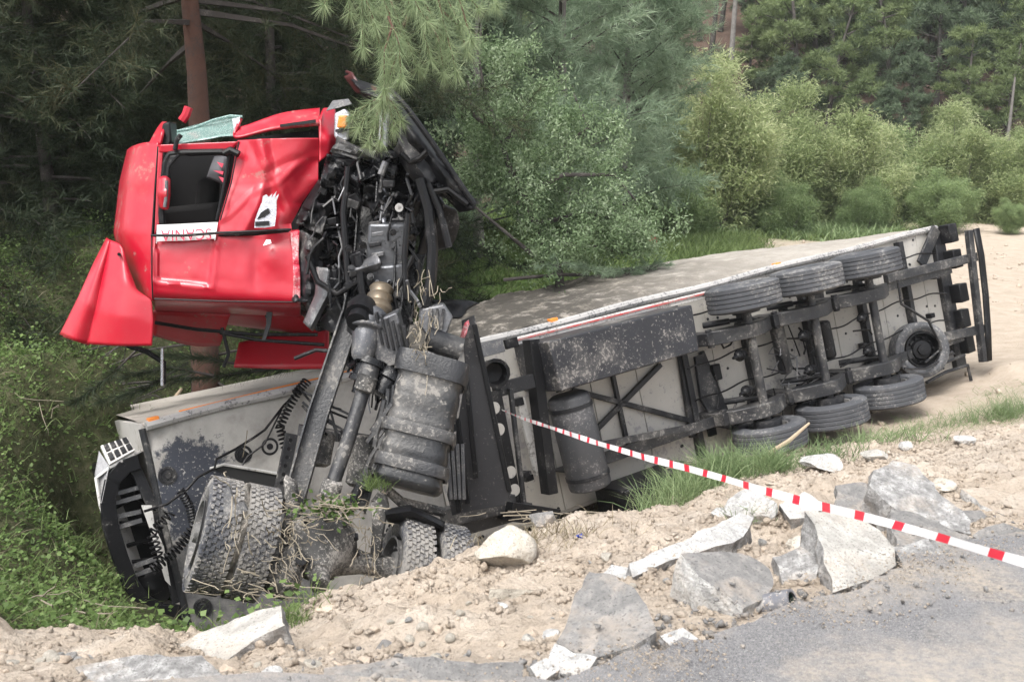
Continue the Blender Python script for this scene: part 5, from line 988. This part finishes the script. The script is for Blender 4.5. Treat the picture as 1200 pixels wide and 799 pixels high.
for k, (px, d, sc, lb) in enumerate(spots):
    x, y = ground_at(px, d); plant('pine_tree', DP[k % 3], x, y, sc, k * 1.7, lb, 'pine', 'dark pines behind the cab')
# grey-green conifers and tall softer trees in the middle
GP = [pine(40 + k, 11, .6, 2.6, 80, 24, 34, .30, .020, PINEG, BARKG, .15, .14, .35, .8) for k in range(2)]
for k, (px, d, sc, lb) in enumerate([(560,24,1.0,'grey-green conifer left of center behind the leafy tree'),(660,27,1.15,'tall grey-green conifer rising above the leafy tree'),(730,32,1.2,'grey-green conifer at right end of the tall group'),(500,29,1.2,'grey-green conifer behind the black wreckage'),(610,36,1.4,'hazy grey-green conifer at the back of the tall group'),(700,42,1.3,'soft grey-green conifer beside the reddish slope')]):
    x, y = ground_at(px, d); plant('conifer', GP[k % 2], x, y, sc, k * 2.1, lb, 'conifer', 'grey-green conifers in the middle')
# leafy tree behind the trailer
r = np.random.default_rng(77); bx = P(657, 330, 16.6); root = thing('leafy_tree', (bx.x, bx.y, gz1(bx.x, bx.y) - .05), 'pale leafy tree leaning left behind the upturned trailer side', 'tree')
def lp(px, py, d): return P(px, py, d) - Vector(root.location)
mb = MB(); limbs = [[(657,345,16.6),(655,320,16.6),(628,262,16.6),(600,205,16.5),(585,160,16.5),(566,100,16.4),(560,60,16.4)], [(655,322,16.6),(620,295,16.3),(580,262,16.1),(548,235,15.9)], [(600,205,16.5),(640,180,16.8),(690,150,17),(672,110,17)], [(628,262,16.6),(690,250,16.9),(740,262,17.1)], [(640,285,16.6),(700,290,16.8),(750,300,16.9)], [(585,160,16.5),(555,135,16.2),(548,95,16.2)], [(612,230,16.5),(660,205,16.2),(720,205,16.3),(745,235,16.4)], [(590,170,16.5),(620,130,16.7),(640,100,16.8)]]
for i, l in enumerate(limbs): mb.tube([lp(*p) for p in l], list(np.linspace(.085 if i == 0 else .05, .014, len(l))), 6)
mb.tube([lp(590,328,16.2), lp(620,325,16.2), lp(655,322,16.3), lp(690,322,16.3)], .03, 6)
link('trunk', mbmesh(mb, BARKD, 'trunk'), root)
blobs = [(596,85,24,30),(580,130,38,34),(625,130,44,36),(600,185,52,40),(665,165,40,36),(560,170,30,36),(650,220,62,40),(700,215,36,40),(725,262,38,36),(680,275,60,32),(620,260,46,34),(745,290,24,20),(600,225,40,36),(560,215,30,30),(700,302,44,16),(640,300,26,20)]
C, T = [], []
for (a, b, rx, ry) in blobs:
    for q in range(17):
        ox, oy = r.normal(size=2) * .55; c = np.array(lp(a + ox * rx, b + oy * ry, 16.6 + r.normal() * .45)); n = 150; tt = r.random(); td = nrmz(np.array([r.normal() * .6, r.normal() * .6, .5])); s_ = r.random(n)
        C.append(c[None] + td[None] * (s_ * .5)[:, None] + r.normal(size=(n, 3)) * .085); T.append(np.full(n, tt))
C, T = np.concatenate(C), np.concatenate(T); n = len(C); V, F = cards(C, r.normal(size=(n, 3)) + np.array([0, 0, -.35]), .066 * r.uniform(.6, 1.4, n), .028 * r.uniform(.7, 1.3, n), r)
link('crown', mesh_np('crown', V, F, WIL, np.repeat(T, 4)), root)
# feathery shrubs along the far edge of the field
def shrub(seed, m, Rr=2.6, H=5, n=62000, npl=11):
    r = np.random.default_rng(seed); mb = MB(); C, D, T, L = [], [], [], []; per = 130; sub = max(3, n // (npl * per))
    for k in range(npl):
        az = k * 2.4 + r.uniform(-.4, .4); ro = Rr * np.sqrt((k + .5) / npl) * .8; tip = np.array([math.cos(az) * ro, math.sin(az) * ro, H * (1.0 - .5 * (ro / Rr) ** 1.5) * r.uniform(.7, 1.04)]); base = tip * np.array([.25, .25, 0]); pr = r.uniform(.42, .66) * Rr / 2.6; tp = r.random()
        mb.tube([Vector(base * .3), Vector(base * .7 + tip * .3), Vector(tip * .92)], [.06, .035, .008], 5)
        for q in range(sub):
            f = r.random() ** .6; a2 = r.uniform(0, 6.28); rad = pr * (1.15 - .75 * f) * r.uniform(.5, 1.1); c = base * (1 - f) + tip * f + np.array([math.cos(a2) * rad, math.sin(a2) * rad, -.15 * rad]); od = nrmz(np.array([math.cos(a2) + .5 * tip[0] / Rr, math.sin(a2) + .5 * tip[1] / Rr, .9 + .6 * f])); s_ = r.random(per); tt = r.random()
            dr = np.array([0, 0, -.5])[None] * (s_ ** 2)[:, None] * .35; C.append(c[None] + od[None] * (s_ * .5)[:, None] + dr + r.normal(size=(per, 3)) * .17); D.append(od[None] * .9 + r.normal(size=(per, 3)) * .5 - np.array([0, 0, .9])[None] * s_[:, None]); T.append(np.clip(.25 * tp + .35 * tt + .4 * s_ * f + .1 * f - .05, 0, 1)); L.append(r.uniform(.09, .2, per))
    C, D, T, L = np.concatenate(C), np.concatenate(D), np.concatenate(T), np.concatenate(L); V, F = blades(C, D, L, .034 * np.ones(len(C)), r); return mbmesh(mb, BARKG, 'trunk'), mesh_np('crown', V, F, m, np.repeat(T, 3))
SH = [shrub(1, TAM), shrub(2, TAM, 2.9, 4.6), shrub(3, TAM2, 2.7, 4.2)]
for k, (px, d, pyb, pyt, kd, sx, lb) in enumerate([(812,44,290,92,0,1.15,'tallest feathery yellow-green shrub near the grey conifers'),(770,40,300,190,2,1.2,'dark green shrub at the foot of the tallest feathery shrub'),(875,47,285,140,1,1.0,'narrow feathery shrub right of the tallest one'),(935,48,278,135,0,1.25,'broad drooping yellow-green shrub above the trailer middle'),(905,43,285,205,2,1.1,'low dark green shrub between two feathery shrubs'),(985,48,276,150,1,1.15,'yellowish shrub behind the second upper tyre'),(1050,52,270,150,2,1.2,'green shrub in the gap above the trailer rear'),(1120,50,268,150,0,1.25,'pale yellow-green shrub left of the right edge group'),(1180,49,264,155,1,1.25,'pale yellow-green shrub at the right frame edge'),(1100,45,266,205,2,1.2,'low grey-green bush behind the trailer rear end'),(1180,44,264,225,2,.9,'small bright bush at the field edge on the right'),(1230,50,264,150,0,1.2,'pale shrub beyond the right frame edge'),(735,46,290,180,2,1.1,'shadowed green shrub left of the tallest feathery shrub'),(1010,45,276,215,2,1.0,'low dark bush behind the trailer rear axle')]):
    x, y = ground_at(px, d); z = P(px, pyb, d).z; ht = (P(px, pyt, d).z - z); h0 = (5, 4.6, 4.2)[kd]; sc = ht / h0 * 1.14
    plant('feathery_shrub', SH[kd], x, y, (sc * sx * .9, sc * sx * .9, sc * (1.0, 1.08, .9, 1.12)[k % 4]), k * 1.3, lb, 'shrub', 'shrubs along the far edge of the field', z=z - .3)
# hillside pines
HPM = []
for k in range(4):
    r = np.random.default_rng(90 + k); H = 10; mb = MB(); kx, ky = r.normal(size=2) * .5; mb.tube([Vector((kx * (z / H) ** 2 * 1.5, ky * (z / H) ** 2, z)) for z in np.linspace(0, H, 7)], list(np.linspace(.2, .05, 7)), 7); C, D, T = [], [], []
    for b in range(30):
        z = r.uniform(2.2, H); f = (z - 2.2) / (H - 2.2); az = r.uniform(0, 6.28); L = 2.9 * (1 - .75 * f ** 1.6) * r.uniform(.35, 1); o = Vector((kx * (z / H) ** 2 * 1.5, ky * (z / H) ** 2, z - .5)); e = o + Vector((math.cos(az) * L, math.sin(az) * L, .6)); mb.tube([o, o.lerp(e, .5) + Vector((0, 0, -.1)), e], [.06, .04, .015], 4, caps=False)
        tt = r.random()
        for q in range(5):
            c = np.array(e) + r.normal(size=3) * np.array([.55, .55, .25]); nn = 90; dd = nrmz(r.normal(size=(nn, 3)) + np.array([0, 0, .55])); C.append(c[None] + dd * (r.random(nn) * .38)[:, None] * np.array([1, 1, .7])); D.append(dd + r.normal(size=(nn, 3)) * .3); T.append(np.clip(np.full(nn, .7 * tt + .15 * r.random()) + .2 * dd[:, 2], 0, 1))
    C, D, T = np.concatenate(C), np.concatenate(D), np.concatenate(T); V, F = blades(C, D, r.uniform(.22, .4, len(C)), .07 * np.ones(len(C)), r); HPM.append((mbmesh(mb, BARKD, 'trunk'), mesh_np('crown', V, F, PINEH if k % 2 == 0 else PINEH2, np.repeat(T, 3))))
r = np.random.default_rng(14); cnt = 0
hand = [(960,60,.9,0),(1085,64,1.0,1),(925,66,1.0,2),(1000,70,1.1,0),(1050,75,1.1,1),(1150,66,1.0,3),(880,84,1.0,1),(1190,70,1.1,2),(905,70,.8,0),(985,62,.8,1),(1030,66,.9,2),(1120,60,.75,0),(1165,58,.8,2),(900,60,.6,3),(940,72,1.1,0),(1075,72,1.1,3),(1110,70,1,1),(1210,60,.9,0),(1020,58,.55,3),(1060,60,.6,1),(870,68,.55,2),(1140,76,1.2,2),(960,80,1.2,1),(1010,82,1.2,0),(895,92,1.1,1),(780,66,.6,1),(760,72,.8,3)]
for px, d, sc, v in hand:
    x, y = ground_at(px, d); plant('hill_pine', HPM[v], x, y, sc, cnt * 2.4, ('light green', 'dull dark green')[v % 2] + ' bushy pine low on the hillside, ' + ['1st', '2nd', '3rd', '4th', '5th', '6th', '7th', '8th', '9th', '10th', '11th', '12th', '13th', '14th', '15th', '16th', '17th', '18th', '19th', '20th', '21st', '22nd', '23rd', '24th', '25th', '26th', '27th'][sorted(range(len(hand)), key=lambda q: (hand[q][0] - 600, hand[q][1]))[:27].index(cnt)] + ' from the left above the shrubs', 'pine', 'pines low on the hillside'); cnt += 1
for row in range(9):
    d = 72 + row * 8
    for k in range(16):
        px = 470 + k * 51 + r.uniform(-28, 28) + (row % 2) * 25; dd = d + r.uniform(-3.5, 3.5)
        if 755 < px < 872 and dd < 104: continue
        x, y = ground_at(px, dd); plant('hill_pine', HPM[int(r.integers(4))], x, y, r.uniform(.8, 1.25), r.uniform(0, 6), 'green pine in the forest covering the upper hillside', 'pine', 'pines of the hillside forest')
mb = MB().tube([Vector((.0, 0, 0)), Vector((.08, 0, 3)), Vector((.22, 0, 7)), Vector((.4, 0, 12))], [.2, .18, .14, .08], 8); x, y = ground_at(846, 62); o = link('tree_trunk', mbmesh(mb, BARKG, 'tree_trunk')); o.location = (x, y, gz1(x, y)); tag(o, 'tall bare grey trunk on the reddish slope above the shrubs', 'trunk')
mb = MB().tube([Vector((0, 0, 0)), Vector((-.05, 0, 2.5)), Vector((.1, 0, 7))], [.16, .12, .05], 8); x, y = ground_at(1170, 55); o = link('tree_trunk', mbmesh(mb, BARKG, 'tree_trunk')); o.location = (x, y, gz1(x, y)); tag(o, 'pale bare trunk near the right edge of the hillside', 'trunk')
for k, (px, d, ln) in enumerate([(825,74,.8),(812,78,-.5),(835,80,1.2),(800,84,.4),(858,86,-.6)]):
    mb = MB().tube([Vector((0, 0, 0)), Vector((ln * .3, 0, 3)), Vector((ln, 0, 9))], [.22, .16, .08], 7); x, y = ground_at(px, d); o = link('tree_trunk', mbmesh(mb, BARKD, 'tree_trunk')); o.location = (x, y, gz1(x, y)); tag(o, ('middle', 'second from left', 'second from right', 'leftmost', 'rightmost')[k] + ' of the five dark trunks in the open reddish slope', 'trunk', 'dark trunks on the reddish slope')
US = [shrub(7, PINEH2, 1.6, 1.5, 4000, 8)]
for k in range(60):
    px = r.uniform(700, 1230); d = r.uniform(56, 92); x, y = ground_at(px, d); plant('understory_bush', US[0], x, y, r.uniform(.5, 1.3), r.uniform(0, 6), 'dark low bush under the hillside pines', 'bush', 'understory bushes on the hillside')
# hanging foreground pine branch
def branch(name, stems, label, m, nl=.13, nw=.0042, per=70, seed=1, bark=BARK, extra=None):
    r = np.random.default_rng(seed); o0 = P(*stems[0][0][0]); t = thing(name, o0, label, 'branch'); mb = MB(); C, D, T = [], [], []
    for st, rad, f0 in stems:
        pts = [P(*p) - o0 for p in st]; mb.tube(pts, list(np.linspace(rad, .004, len(pts))), 6); nseg = len(pts) - 1; tot = sum((b - a).length for a, b in zip(pts[:-1], pts[1:])); nn = int(tot / .035)
        for k in range(nn):
            f = f0 + (1 - f0) * k / nn; i = min(nseg - 1, int(f * nseg)); p = np.array(pts[i].lerp(pts[i + 1], f * nseg - i)); d = np.array((pts[i + 1] - pts[i]).normalized()); C.append(np.repeat(p[None], per // 6, 0) + r.normal(size=(per // 6, 3)) * .008); D.append(d[None] * .75 + r.normal(size=(per // 6, 3)) * .5 + np.array([0, 0, -.12])); T.append(np.full(per // 6, .35 * r.random() + .4 * f))
        c = np.array(pts[-1]); C.append(np.repeat(c[None], per, 0)); D.append(np.array((pts[-1] - pts[-2]).normalized())[None] * .7 + r.normal(size=(per, 3)) * .55); T.append(np.full(per, .75))
    C, D, T = np.concatenate(C), np.concatenate(D), np.concatenate(T); n = len(C); V, F = blades(C, D, nl * r.uniform(.6, 1.15, n), nw * np.ones(n), r)
    link('twig', mbmesh(mb, bark, 'twig'), t); link('needles', mesh_np('needles', V, F, m, np.repeat(T, 3)), t)
ST_ = []
rb = random.Random(4)
for x0, y0, x1, y1 in ((420,-40,440,30),(440,-30,470,48),(455,-40,500,25),(470,-30,525,60),(450,-20,490,80),(430,10,455,78),(460,30,450,105),(455,20,470,92),(490,-40,540,30),(410,-40,410,15),(470,50,448,118),(500,20,520,85),(520,-40,560,10),(400,-50,380,5),(430,-40,425,55),(480,-40,505,70),(540,-50,580,5),(505,-40,535,85),(445,-20,460,70),(515,10,548,60),(395,-40,440,10),(470,-50,480,10),(530,-30,552,45)):
    d = rb.uniform(8.6, 9.2); ST_.append(([(x0, y0, d), ((x0 + x1) / 2 + rb.uniform(-6, 6), (y0 + y1) / 2 - 6, d - .1), (x1, y1, d - .1)], .012, .25))
branch('hanging_pine_branch', ST_, 'hanging pine branch with long bright needles at top center', PINEB, .19, .0048, 90, 3)
ST_ = [([(478,20,9.2),(458,60,9.2),(455,100,9.3),(452,120,9.3)], .02, .9)]
for x1, y1 in ((420,150),(432,168),(446,165),(462,150),(412,138),(440,140),(470,140)): ST_.append(([(452,112,9.3), ((452 + x1) / 2, (112 + y1) / 2 - 4, 9.25), (x1, y1, 9.2)], .008, .35))
branch('hanging_pine_branch', ST_, 'pine tuft drooping over the broken headlamp and bumper', PINEB, .17, .0048, 80, 4)
# pine boughs trapped between cab and trailer, and needle tufts on the trailer side
ST_ = [([(380,424,12.6),(320,432,12.5),(260,440,12.5),(200,446,12.6)], .03, .2), ([(250,440,12),(200,430,12),(150,440,12)], .02, .2), ([(220,425,12.5),(170,455,12),(120,470,12)], .02, .3), ([(300,430,12),(240,420,12.2),(190,415,12.4)], .02, .3), ([(160,410,12.4),(130,440,12.2),(90,470,12)], .015, .3)]
branch('fallen_pine_bough', ST_, 'dark pine bough crushed between the cab and trailer front', PINED, .2, .008, 110, 6, BARKD)
def onside(px, py, up=.05): return (px, py, (TP(px, py, 1.6) - Vector((0, 0, HC))).dot(Vector((0, CT, -ST))))
for k, (a, b, n) in enumerate([(690,318,9),(735,322,7),(760,318,6),(655,312,5)]):
    ST_ = []
    for q in range(n): x1, y1 = a + rb.uniform(-26, 26), b - rb.uniform(0, 14); s0 = onside(a, b); ST_.append(([s0, ((a + x1) / 2, (b + y1) / 2 - 2, s0[2]), (x1, y1 + 3, s0[2])], .008, .2))
    branch('fallen_pine_sprig', ST_, ('grey-green pine sprig heaped at the foot of the leafy tree', 'flattened pine sprig in the middle of the littered trailer side', 'pine sprig next to the small red fragment', 'small pine sprig left of the heaped sprig')[k], PINEG, .13, .007, 60, 30 + k, BARKD)
# undergrowth on the left slope: leaves, blades, twigs
r = np.random.default_rng(31)
def scatter(n, cond, xr, yr):
    x = r.uniform(*xr, n); y = r.uniform(*yr, n); k = cond(x, y); return x[k], y[k]
def left(x, y): l = masks(x, y)[0]; w = (x - TO.x) * TW.x + (y - TO.y) * TW.y; t = (x - TO.x) * TS.x + (y - TO.y) * TS.y; return (r.random(len(x)) < l) & ~((t > -.75) & (w > -3.2) & (w < .5)) & ~((t > -.05) & (w > .4) & (w < 2.8)) & (x < 1.2)
x, y = scatter(110000, lambda x, y: left(x, y) & (vnoise(np.stack([x * 1.5, y * 1.5, 0 * x], 1)) > .12), (-9.5, 1), (5.2, 18)); n = len(x); tint = np.clip(fbm(np.stack([x * 1.7, y * 1.7, 0 * x], 1), 3) * 1.6 + .5 + r.normal(size=n) * .12, 0, 1); z = gz(x, y)
C = np.stack([x, y, z + r.random(n) ** 1.5 * .28 * (.4 + tint)], 1); sz = r.uniform(.022, .058, n); A = r.normal(size=(n, 3)); A[:, 2] *= .4; A = nrmz(A); Bn = nrmz(np.cross(A, np.array([0, 0, 1.0])[None] + r.normal(size=(n, 3)) * .6)) * (sz * .45)[:, None]; Hh = A * (sz * .5)[:, None]
V = np.stack([C - Hh, C + Bn - Hh * .2, C + Hh, C - Bn - Hh * .2], 1).reshape(-1, 3)
kind(link('undergrowth', mesh_np('undergrowth', V, np.arange(4 * n).reshape(-1, 4), IVY, np.repeat(tint, 4))), 'stuff')
def grass(name, pts, n, h, w, m, seed, spread=.12, curl=.5):
    r = np.random.default_rng(seed); pts = np.array(pts); i = r.integers(len(pts), size=n); c = pts[i] + np.concatenate([r.normal(size=(n, 2)) * spread, np.zeros((n, 1))], 1); D = r.normal(size=(n, 3)) * curl; D[:, 2] = 1; D = nrmz(D); L = h * r.uniform(.5, 1.2, n); S = nrmz(np.cross(D, r.normal(size=(n, 3)))) * w * .5
    out = D.copy(); out[:, 2] = -.55; mid = c + D * (L * .55)[:, None]; tip = mid + nrmz(D + out * .45) * (L * .45)[:, None]
    V = np.stack([c - S, c + S, mid + S * .8, mid - S * .8, tip], 1).reshape(-1, 3); b = np.arange(n)[:, None] * 5; F = np.concatenate([b + [0, 1, 2], b + [0, 2, 3], b + [3, 2, 4]]); return mesh_np(name, V, F, m, np.repeat(np.clip(.5 + r.normal(size=n) * .25, 0, 1), 5))
x, y = scatter(2600, lambda x, y: left(x, y), (-9, 0), (5.2, 15)); kind(link('dry_stalks', grass('dry_stalks', np.stack([x, y, gz(x, y)], 1), 1800, .32, .005, DRY, 5, .1, 1.5)), 'stuff')
x, y = scatter(3000, lambda x, y: left(x, y), (-9.5, .5), (6, 19)); kind(link('slope_grass', grass('slope_grass', np.stack([x, y, gz(x, y)], 1), 24000, .2, .009, GRSB, 15, .14, .8)), 'stuff')
def clump(px, py, rad, n, h, m, seed, label, dz=0, d=None):
    p = hit(px, py) if d is None else Vector(P(px, py, d)); r = np.random.default_rng(seed); q = r.normal(size=(60, 2)) * rad; X, Y = p.x + q[:, 0], p.y + q[:, 1] * .7; pts = np.stack([X - p.x, Y - p.y, gz(X, Y) - p.z if d is None else 0 * X], 1)
    o = link('grass_tuft', grass('grass_tuft', pts, n, h, .005, m, seed, .05, .6)); o.location = p; return tag(o, label, 'grass')
clump(838, 566, .2, 1700, .34, GRS, 1, 'big feathery green grass tuft before the trailer underside'); clump(790, 584, .14, 600, .3, GRS, 2, 'bright grass tuft at the left foot of the big tuft'); clump(1176, 490, .22, 700, .4, GRS, 3, 'tall grass tuft at the right edge beside the sand')
clump(750, 592, .3, 900, .22, GRS, 4, 'short grass beside the black lower box'); clump(350, 726, .08, 300, .12, GRSB, 5, 'small green tuft under the differential'); clump(660, 606, .35, 900, .25, DRY, 6, 'dry grass tuft at the foot of the round black tank')
clump(960, 540, .2, 450, .22, GRS, 7, 'grass tuft below the second lower trailer tyre'); clump(1104, 500, .25, 400, .2, GRS, 8, 'grass patch right of the lower tyres'); clump(1040, 517, .22, 350, .2, GRS, 9, 'grass patch below the third lower tyre'); clump(905, 553, .03, 300, .25, GRS, 12, 'thin grass tuft beside the pale stick')
clump(880, 612, .008, 160, .14, GRS, 13, 'tiny grass tuft growing on the whitish rock'); clump(640, 632, .2, 300, .12, DRY, 14, 'dry stubble behind the beige boulder')
xx = np.random.default_rng(2); t = xx.uniform(5.5, 15.5, 2500); w = xx.uniform(-2.6, -1.0, 2500); pts = np.array([TL(a, b, -.2) for a, b in zip(t, w)]); kk = vnoise(pts * 1.6) > .48; pts = pts[kk]; pts[:, 2] = gz(pts[:, 0], pts[:, 1]); kind(link('trampled_grass', grass('trampled_grass', pts, 1800, .13, .006, GRS, 22, .12, 1.4)), 'stuff')
xb = xx.uniform(-3, 17, 16000); yb = xx.uniform(17, 47, 16000); l, f_, g_, h_ = masks(xb, yb); kk = g_ > .4; xb, yb = xb[kk], yb[kk]; kind(link('meadow_grass', grass('meadow_grass', np.stack([xb, yb, gz(xb, yb)], 1), 40000, .42, .03, GRSB, 23, .2, .6)), 'stuff')
xb = xx.uniform(2, 45, 6000); yb = xx.uniform(41, 50, 6000); kk = xb < .37 * yb; xb, yb = xb[kk], yb[kk]; kind(link('field_edge_grass', grass('field_edge_grass', np.stack([xb, yb, gz(xb, yb)], 1), 9000, .6, .05, GRS, 24, .4, .6)), 'stuff')
# torn roots and dry grass caught on the wreck
def tangle(px, py, d, rx, ry, n, label, seed, m=DRY, leaf=0):
    r = np.random.default_rng(seed); o0 = P(px, py, d); t = thing('root_tangle', o0, label, 'tangle'); mb = MB()
    for k in range(n):
        p = np.array([px + r.normal() * rx, py + r.normal() * ry, d + r.normal() * .12]); v = np.array([r.normal() * rx * .22, r.normal() * min(ry, 20) * .22 + 1, r.normal() * .04]); pts = []
        for q in range(5): pts.append(P(*p) - o0); p = p + v; v = v * .8 + np.array([r.normal() * rx * .15, r.normal() * min(ry, 20) * .15, r.normal() * .03])
        mb.tube(pts, r.uniform(.0025, .0055), 4, caps=False)
    kind(link('strands', mbmesh(mb, DRYW, 'strands'), t), 'stuff')
    if leaf:
        C = np.array([P(px + a * rx, py + b * ry, d - .1) - o0 for a, b in r.normal(size=(leaf, 2))]); V, F = cards(C, r.normal(size=(leaf, 3)), .06 * r.uniform(.6, 1.3, leaf), .04 * r.uniform(.6, 1.3, leaf), r); link('leaves', mesh_np('leaves', V, F, IVY, np.repeat(r.random(leaf), 4)), t)
    return t
DRYW = mat('dry_root', (.27, .235, .18), .9, 0, .35)
tangle(496, 380, 9.35, 8, 26, 60, 'dry grass tangle hanging beside the gearbox', 1); tangle(388, 596, 8.6, 24, 9, 80, 'leafy root tangle caught on top of the differential', 2, leaf=160); tangle(432, 640, 8.7, 10, 24, 36, 'dry roots hanging right of the differential', 3)
tangle(280, 600, 8.05, 10, 32, 22, 'dry stems strung over the double tyre', 4); tangle(340, 640, 8.3, 14, 22, 60, 'mossy dry tangle beside the brake drum', 5); tangle(300, 690, 8.2, 30, 10, 30, 'dry stalks below the double tyre', 6)
tangle(60, 480, 11.2, 40, 20, 5, 'dead twigs lying on the green slope at far left', 8); tangle(80, 700, 7.4, 40, 10, 9, 'dead twigs on the dark slope at bottom left', 9); tangle(680, 602, 8.2, 40, 5, 30, 'dry stems at the crest below the round tank', 10); tangle(880, 545, 9.6, 40, 8, 40, 'dry stems by the first lower tyre', 11)
clump(440, 572, .02, 160, .2, GRSB, 41, 'green grass sprig stuck beside the air tanks', d=9.1)
# ================================================================ thin haze box, added to soften and lighten the distance
hz = MB().box((0, 55, 30), (125, 0, 0), (0, 110, 0), (0, 0, 34))
hm = bpy.data.materials.new('haze'); hm.use_nodes = True; hn = hm.node_tree; hn.nodes.clear(); ho = hn.nodes.new('ShaderNodeOutputMaterial'); hv = hn.nodes.new('ShaderNodeVolumePrincipled')
hv.inputs['Color'].default_value = (.95, .97, .98, 1); hv.inputs['Density'].default_value = .0004; hn.links.new(hv.outputs[0], ho.inputs['Volume'])
kind(obj('haze', hz, hm), 'stuff')
